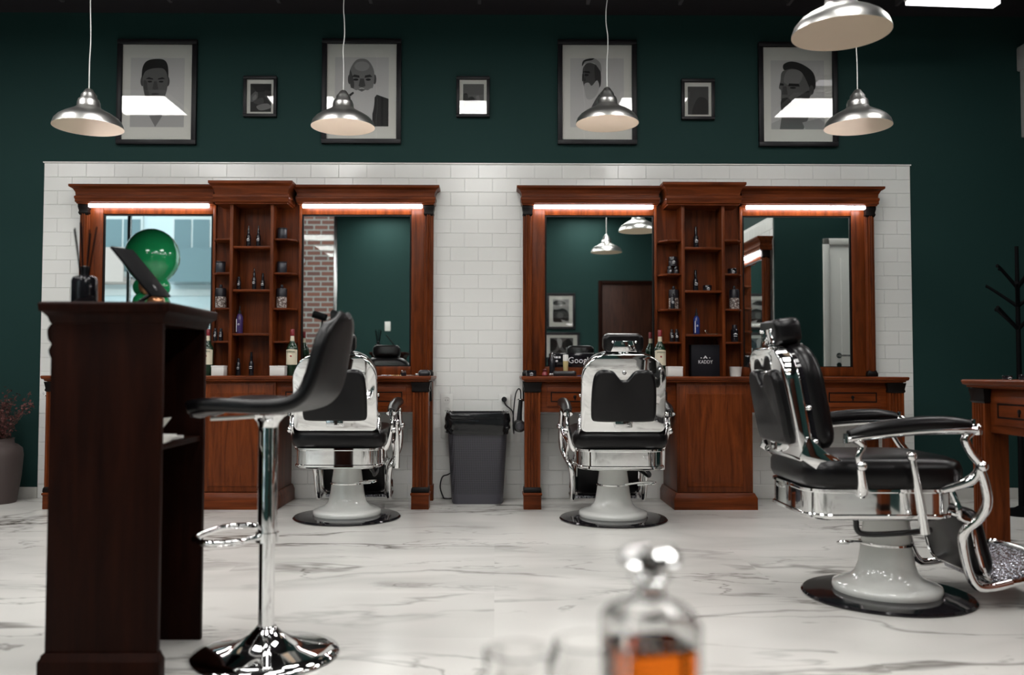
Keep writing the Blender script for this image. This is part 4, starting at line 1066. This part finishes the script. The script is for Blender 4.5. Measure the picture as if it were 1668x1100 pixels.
towel_box('white box between the whisky bottle and the gift box', 1097, .102, .066, 'white counter boxes')
tin('low black tin on the side shelf above a cut glass jar' + B_, 1193, 's2', .042, .031, gB)
cutjar('cut glass jar beside the white door reflection' + B_, 1196, 's3', .168, .035, gB)
small_bottle('dark green jar on the lowest side shelf' + B_, 1196, 's4', .122, .026, gB)
t = mk('paper_cup', 'white round cup beside the black gift box', 'cup', 1197, 'top', 'white counter boxes', SY - .02)
obj('cup', G().lathe([(.038, 0), (.045, .066), (.046, .068), (.043, .068), (.037, .006)], n=28), 'white_plastic', t)
# gift box with its crest
t = mk('gift_box', 'black gift box with white lettering in the central niche', 'gift box', 1146.5, 'top', None, SY + .01)
obj('box', G().box(-.100, .100, -.03, .03, 0, .222), 'gift_box', t, .002)
text('lettering', 'KADDY', .034, 'print_white', t, (0, -.0305, .100), sx=.88)
obj('crest', G().prism([(-.016, .126), (0, .146), (.016, .126), (.008, .124), (0, .132), (-.008, .124)], -.0312, -.0295, 'xz').box(-.034, -.026, -.0312, -.0295, .126, .132).box(.026, .034, -.0312, -.0295, .126, .132), 'print_white', t, smooth=False)
# signs on the lower mirror rails
MY = DW - .012 - .062
a = at(898, 602, MY); b = at(978, 580, MY)
t = thing('review_sign', 'black sign with white lettering at the foot of the mirror, behind the chair back', 'sign', ((a.x + b.x) / 2, MY, .938))
w, h = b.x - a.x, b.z - a.z
obj('plate', G().box(-w / 2, w / 2, -.006, .004, 0, h), 'black_gloss', t, .001)
text('lettering', 'Google', .062, 'print_white', t, (at(925, 591, MY).x - t.location.x, -.0072, h * .46), align='LEFT', sx=.95)
g = G()
for r_, (z, n) in enumerate(((.066, 3), (.040, 2))):
    for k in range(n): g.box(-w / 2 + .012 + .019 * k, -w / 2 + .027 + .019 * k, -.0072, -.005, z - .007, z + .007)
obj('small_print', g, 'print_white', t, smooth=False)
a = at(1216, 600, MY); b = at(1252, 581, MY)
t = thing('message_sign', 'small black sign with two white lines at the foot of the mirror', 'sign', ((a.x + b.x) / 2, MY, .938))
w, h = b.x - a.x, b.z - a.z
obj('plate', G().box(-w / 2, w / 2, -.006, .004, 0, h), 'black_gloss', t, .001)
g = G()
for z, segs in ((h * .64, ((-.2, .02), (.05, .14), (.17, .30), (.33, .42))), (h * .34, ((-.36, -.18), (-.15, .0), (.08, .22), (.25, .42)))):
    for s0, s1 in segs: g.box(w * s0, w * s1, -.0072, -.005, z - .006, z + .006)
obj('small_print', g, 'print_white', t, smooth=False)
# tools on the counters
CY = DW - .25
def counter(name, label, cat, px, Y=CY, rz=0): return thing(name, label, cat, (X(px, Y), Y, .872), rz, 'barber tools on the counters')
tin('black tin at the counter corner beside the hair dryer', 864, 'top', .040, .035, 'barber tools on the counters', 0, CY - .05)
t = counter('brush', 'red-handled round brush on the counter beside a black tray', 'brush', 886)
obj('handle', G().lathe([(.012, 0), (.02, .006), (.018, .02), (.010, .032)], n=16), 'cap_red', t)
obj('bristles', G().lathe([(.010, .03), (.016, .045), (.002, .05)], n=14), 'velvet_red', t)
t = counter('tool_tray', 'black clipper case on the counter behind the chromed chair back', 'case', 918, CY - .05)
obj('case', G().rings([rring(.15, .07, .02, 0), rring(.16, .08, .03, .012), rring(.16, .08, .03, .028), rring(.14, .06, .02, .036)]), 'black_plastic', t, angle=60)
obj('blade', G().box(-.105, -.075, -.02, .02, .004, .018), 'steel', t, .002)
t = counter('amber_tube', 'pale yellow bottle with white cap before the black sign', 'bottle', 920, DW - .155)
obj('bottle', G().lathe([(.014, 0), (.016, .004), (.019, .10), (.019, .105)], n=18), 'amber_jar', t)
obj('cap', G().lathe([(.020, .105), (.019, .145), (.016, .150)], n=18), 'white_plastic', t)
t = counter('spray_can', 'dark tall spray can beside the mirror edge and the black sign', 'bottle', 898, DW - .15)
obj('can', G().lathe([(.020, 0), (.021, .003), (.021, .12), (.014, .135)], n=18), 'dark_bottle', t)
obj('nozzle', G().lathe([(.012, .133), (.012, .158), (.008, .162)], n=14), 'steel', t)
o = obj('blue_card', G().box(-.018, .018, -.02, .02, 0, .006), 'blue_liquid', None, .001, loc=(X(943, CY), CY, .872)); tag(o, 'small blue card on the counter beside the chromed chair back', 'card', 'barber tools on the counters')
t = counter('clipper', 'black hair clipper lying at the counter end beside the column', 'clipper', 690, CY - .05)
obj('body', G().rings([rring(.075, .06, .02, 0), rring(.085, .07, .025, .012), rring(.08, .06, .025, .03), rring(.05, .04, .015, .042)]), 'black_plastic', t, angle=60)
obj('blade', G().box(-.06, -.035, -.02, .02, .002, .016), 'chrome_soft', t, .002)
t = counter('jar', 'small black jar with grey lid among the combs', 'jar', 656, CY - .05)
obj('body', G().lathe([(.018, 0), (.020, .003), (.020, .022)], n=18), 'tin_black', t)
obj('lid', G().lathe([(.016, .022), (.017, .036), (.014, .038)], n=18), 'steel', t)
for i, (px, m, lb) in enumerate(((628, 'steel', 'thin steel razor lying beside the chair back'), (644, 'gold', 'small gold comb lying beside the small black jar'), (668, 'scissor_steel', 'small brass comb lying between the jar and the clipper'))):
    t = counter('comb', lb, 'comb', px, CY - (.06, .13, .02)[i], R(12 * i))
    obj('spine', G().box(-.035, .035, -.004, .004, 0, .006), m, t, .001)
    g = G()
    for k in range(12): g.box(-.033 + .0056 * k, -.0305 + .0056 * k, -.018, -.004, .001, .004)
    obj('teeth', g, m, t, smooth=False)
# a few things on the third vanity's counter
for i, (y, h, r) in enumerate(((3.90, .018, .02), (3.78, .022, .018))):
    t = tin('low black tin at the end of the side wall vanity counter', 0, 'top', h, r, 'tins on the side wall vanity'); t.location = (2.30, y, .872)
o = obj('folded_towel', G().rings([[(x, y, z) for x, y in rrect(.20, .34, .02, 4)] for z in (0, .004, .016, .02)]), 'paper_white', None, .002, loc=(2.36, 3.48, .872)); tag(o, 'folded white towel on the side wall vanity counter', 'towel')

# ------------------------------------------------------------------ balloon column, photo umbrella (seen in the mirrors)
t = thing('balloon_column', 'column of green and copper balloons topped by one giant green balloon', 'balloons', (-5.17, -.75, 0))
obj('pole', G().cyl((0, 0, .02), (0, 0, 2.25), .012, 10), 'steel', t)
obj('base', G().lathe([(.16, 0), (.16, .02), (.02, .03)], n=28), 'steel', t)
def balloon(r): return mesh(G().lathe([(max(1e-4, r * math.sin(PI * k / 14) * (1 - .10 * (1 - math.cos(PI * k / 14)) * 0)), -r * 1.06 * math.cos(PI * k / 14)) for k in range(15)], n=24), 'balloon', angle=80)
big = balloon(.40); o = obj('giant_balloon', big, 'balloon_green', t, loc=(0, 0, 2.62))
sm = [balloon(.135) for _ in range(2)]
sm[0].materials.append(M['balloon_green']); sm[1].materials.append(M['balloon_copper'])
for j in range(9):
    for k in range(4):
        a = k * PI / 2 + (j % 2) * PI / 4
        obj('balloon', sm[(k + j // 2) % 2], None, t, loc=(.145 * math.cos(a), .145 * math.sin(a), .28 + j * .235))
t = thing('photo_umbrella', 'black photo umbrella with orange ribs on a light stand, seen in the mirror', 'photo umbrella', (-2.60, -.75, 0))
obj('stand', G().cyl((0, 0, .35), (0, 0, 1.72), .014, 10), 'black_matte', t)
for k in range(3):
    a = 2 * PI * k / 3
    obj('leg', G().tube([(0, 0, .62), (.20 * math.cos(a), .20 * math.sin(a), .30), (.40 * math.cos(a), .40 * math.sin(a), .01)], .010, 8, 2), 'black_matte', t)
obj('lamp_head', G().cyl((-.14, 0, 1.76), (.06, 0, 1.70), .055, 18), 'black_matte', t)
um = Matrix.Translation((.32, .12, 1.52)) @ Vector((0, 0, 1)).rotation_difference(Vector((.75, .15, .35))).to_matrix().to_4x4()
obj('umbrella', G().lathe([(.005, .17), (.10, .15), (.22, .09), (.33, .0), (.325, .0), (.21, .085), (.09, .142), (.004, .16)], n=16).xf(um), 'black_matte', t, angle=10)
for k in range(8):
    a = 2 * PI * k / 8
    obj('rib', G().tube([um @ Vector((.01 * math.cos(a), .01 * math.sin(a), .155)), um @ Vector((.21 * math.cos(a), .21 * math.sin(a), .080)), um @ Vector((.325 * math.cos(a), .325 * math.sin(a), -.004))], .004, 6, 3), 'orange_rib', t)
obj('shaft', G().cyl(um @ Vector((0, 0, .16)), (0, 0, 1.68), .005, 8), 'steel', t)
t = thing('light_switch', 'white switch plate on the green wall beside the shop window', 'switch', (-1.72, YB, 1.62))
obj('plate', G().box(-.045, .045, 0, .010, -.075, .075), 'white_plastic', t, .003)
obj('rocker', G().box(-.03, .03, .010, .014, -.05, .05), 'white_plastic', t, .002)

# ------------------------------------------------------------------ side table with decanter and tumblers, close to the camera
TT = .525
t = thing('side_table', 'low round dark wooden side table carrying the decanter', 'table', (.10, .62, 0))
obj('tabletop', G().lathe([(.37, TT - .03), (.385, TT - .022), (.385, TT - .006), (.378, TT)], n=48), 'wood_dark', t)
for k in range(4):
    a = PI / 4 + k * PI / 2
    obj('leg', G().tube([(.20 * math.cos(a), .20 * math.sin(a), TT - .03), (.26 * math.cos(a), .26 * math.sin(a), 0)], [.018, .013], 10, 1), 'wood_dark', t)
px = (1057 - 806) * .86 / 1420
t = thing('decanter', 'square crystal decanter half full of amber whisky with a faceted stopper', 'decanter', (px, .86, TT), R(14))
def sq(w, r, z): return [(x, y, z) for x, y in rrect(w, w, r, 3)]
obj('body', G().rings([sq(.074, .01, 0), sq(.080, .012, .006), sq(.080, .012, .140), sq(.070, .02, .152), sq(.036, .016, .160), sq(.028, .0135, .165), sq(.028, .0135, .176), sq(.038, .017, .180), sq(.038, .017, .184), sq(.022, .0105, .184), sq(.022, .0105, .164), sq(.066, .016, .147), sq(.073, .010, .138), sq(.073, .010, .010)]), 'clear_glass', t, angle=25)
obj('whisky', G().rings([sq(.0725, .010, .0105), sq(.0725, .010, .116)]), 'whisky', t, angle=25)
st = [(.0095, .170), (.0095, .185), (.011, .187), (.016, .190), (.030, .196), (.031, .203), (.022, .210), (.002, .211)]
obj('stopper', G().lathe(st, n=8), 'clear_glass', t, angle=10)
for i, (px_, Y, lb) in enumerate(((845, .93, 'plain glass tumbler standing apart from the decanter'), (955, .96, 'glass tumbler standing close beside the decanter'))):
    t = thing('tumbler', lb, 'glass', ((px_ - 806) * Y / 1420, Y, TT), 0, 'tumblers by the decanter')
    obj('glass', G().lathe([(.032, 0), (.034, .004), (.037, .088), (.0355, .089), (.0345, .086), (.0315, .016), (.002, .014)], n=24), 'clear_glass', t, angle=40)
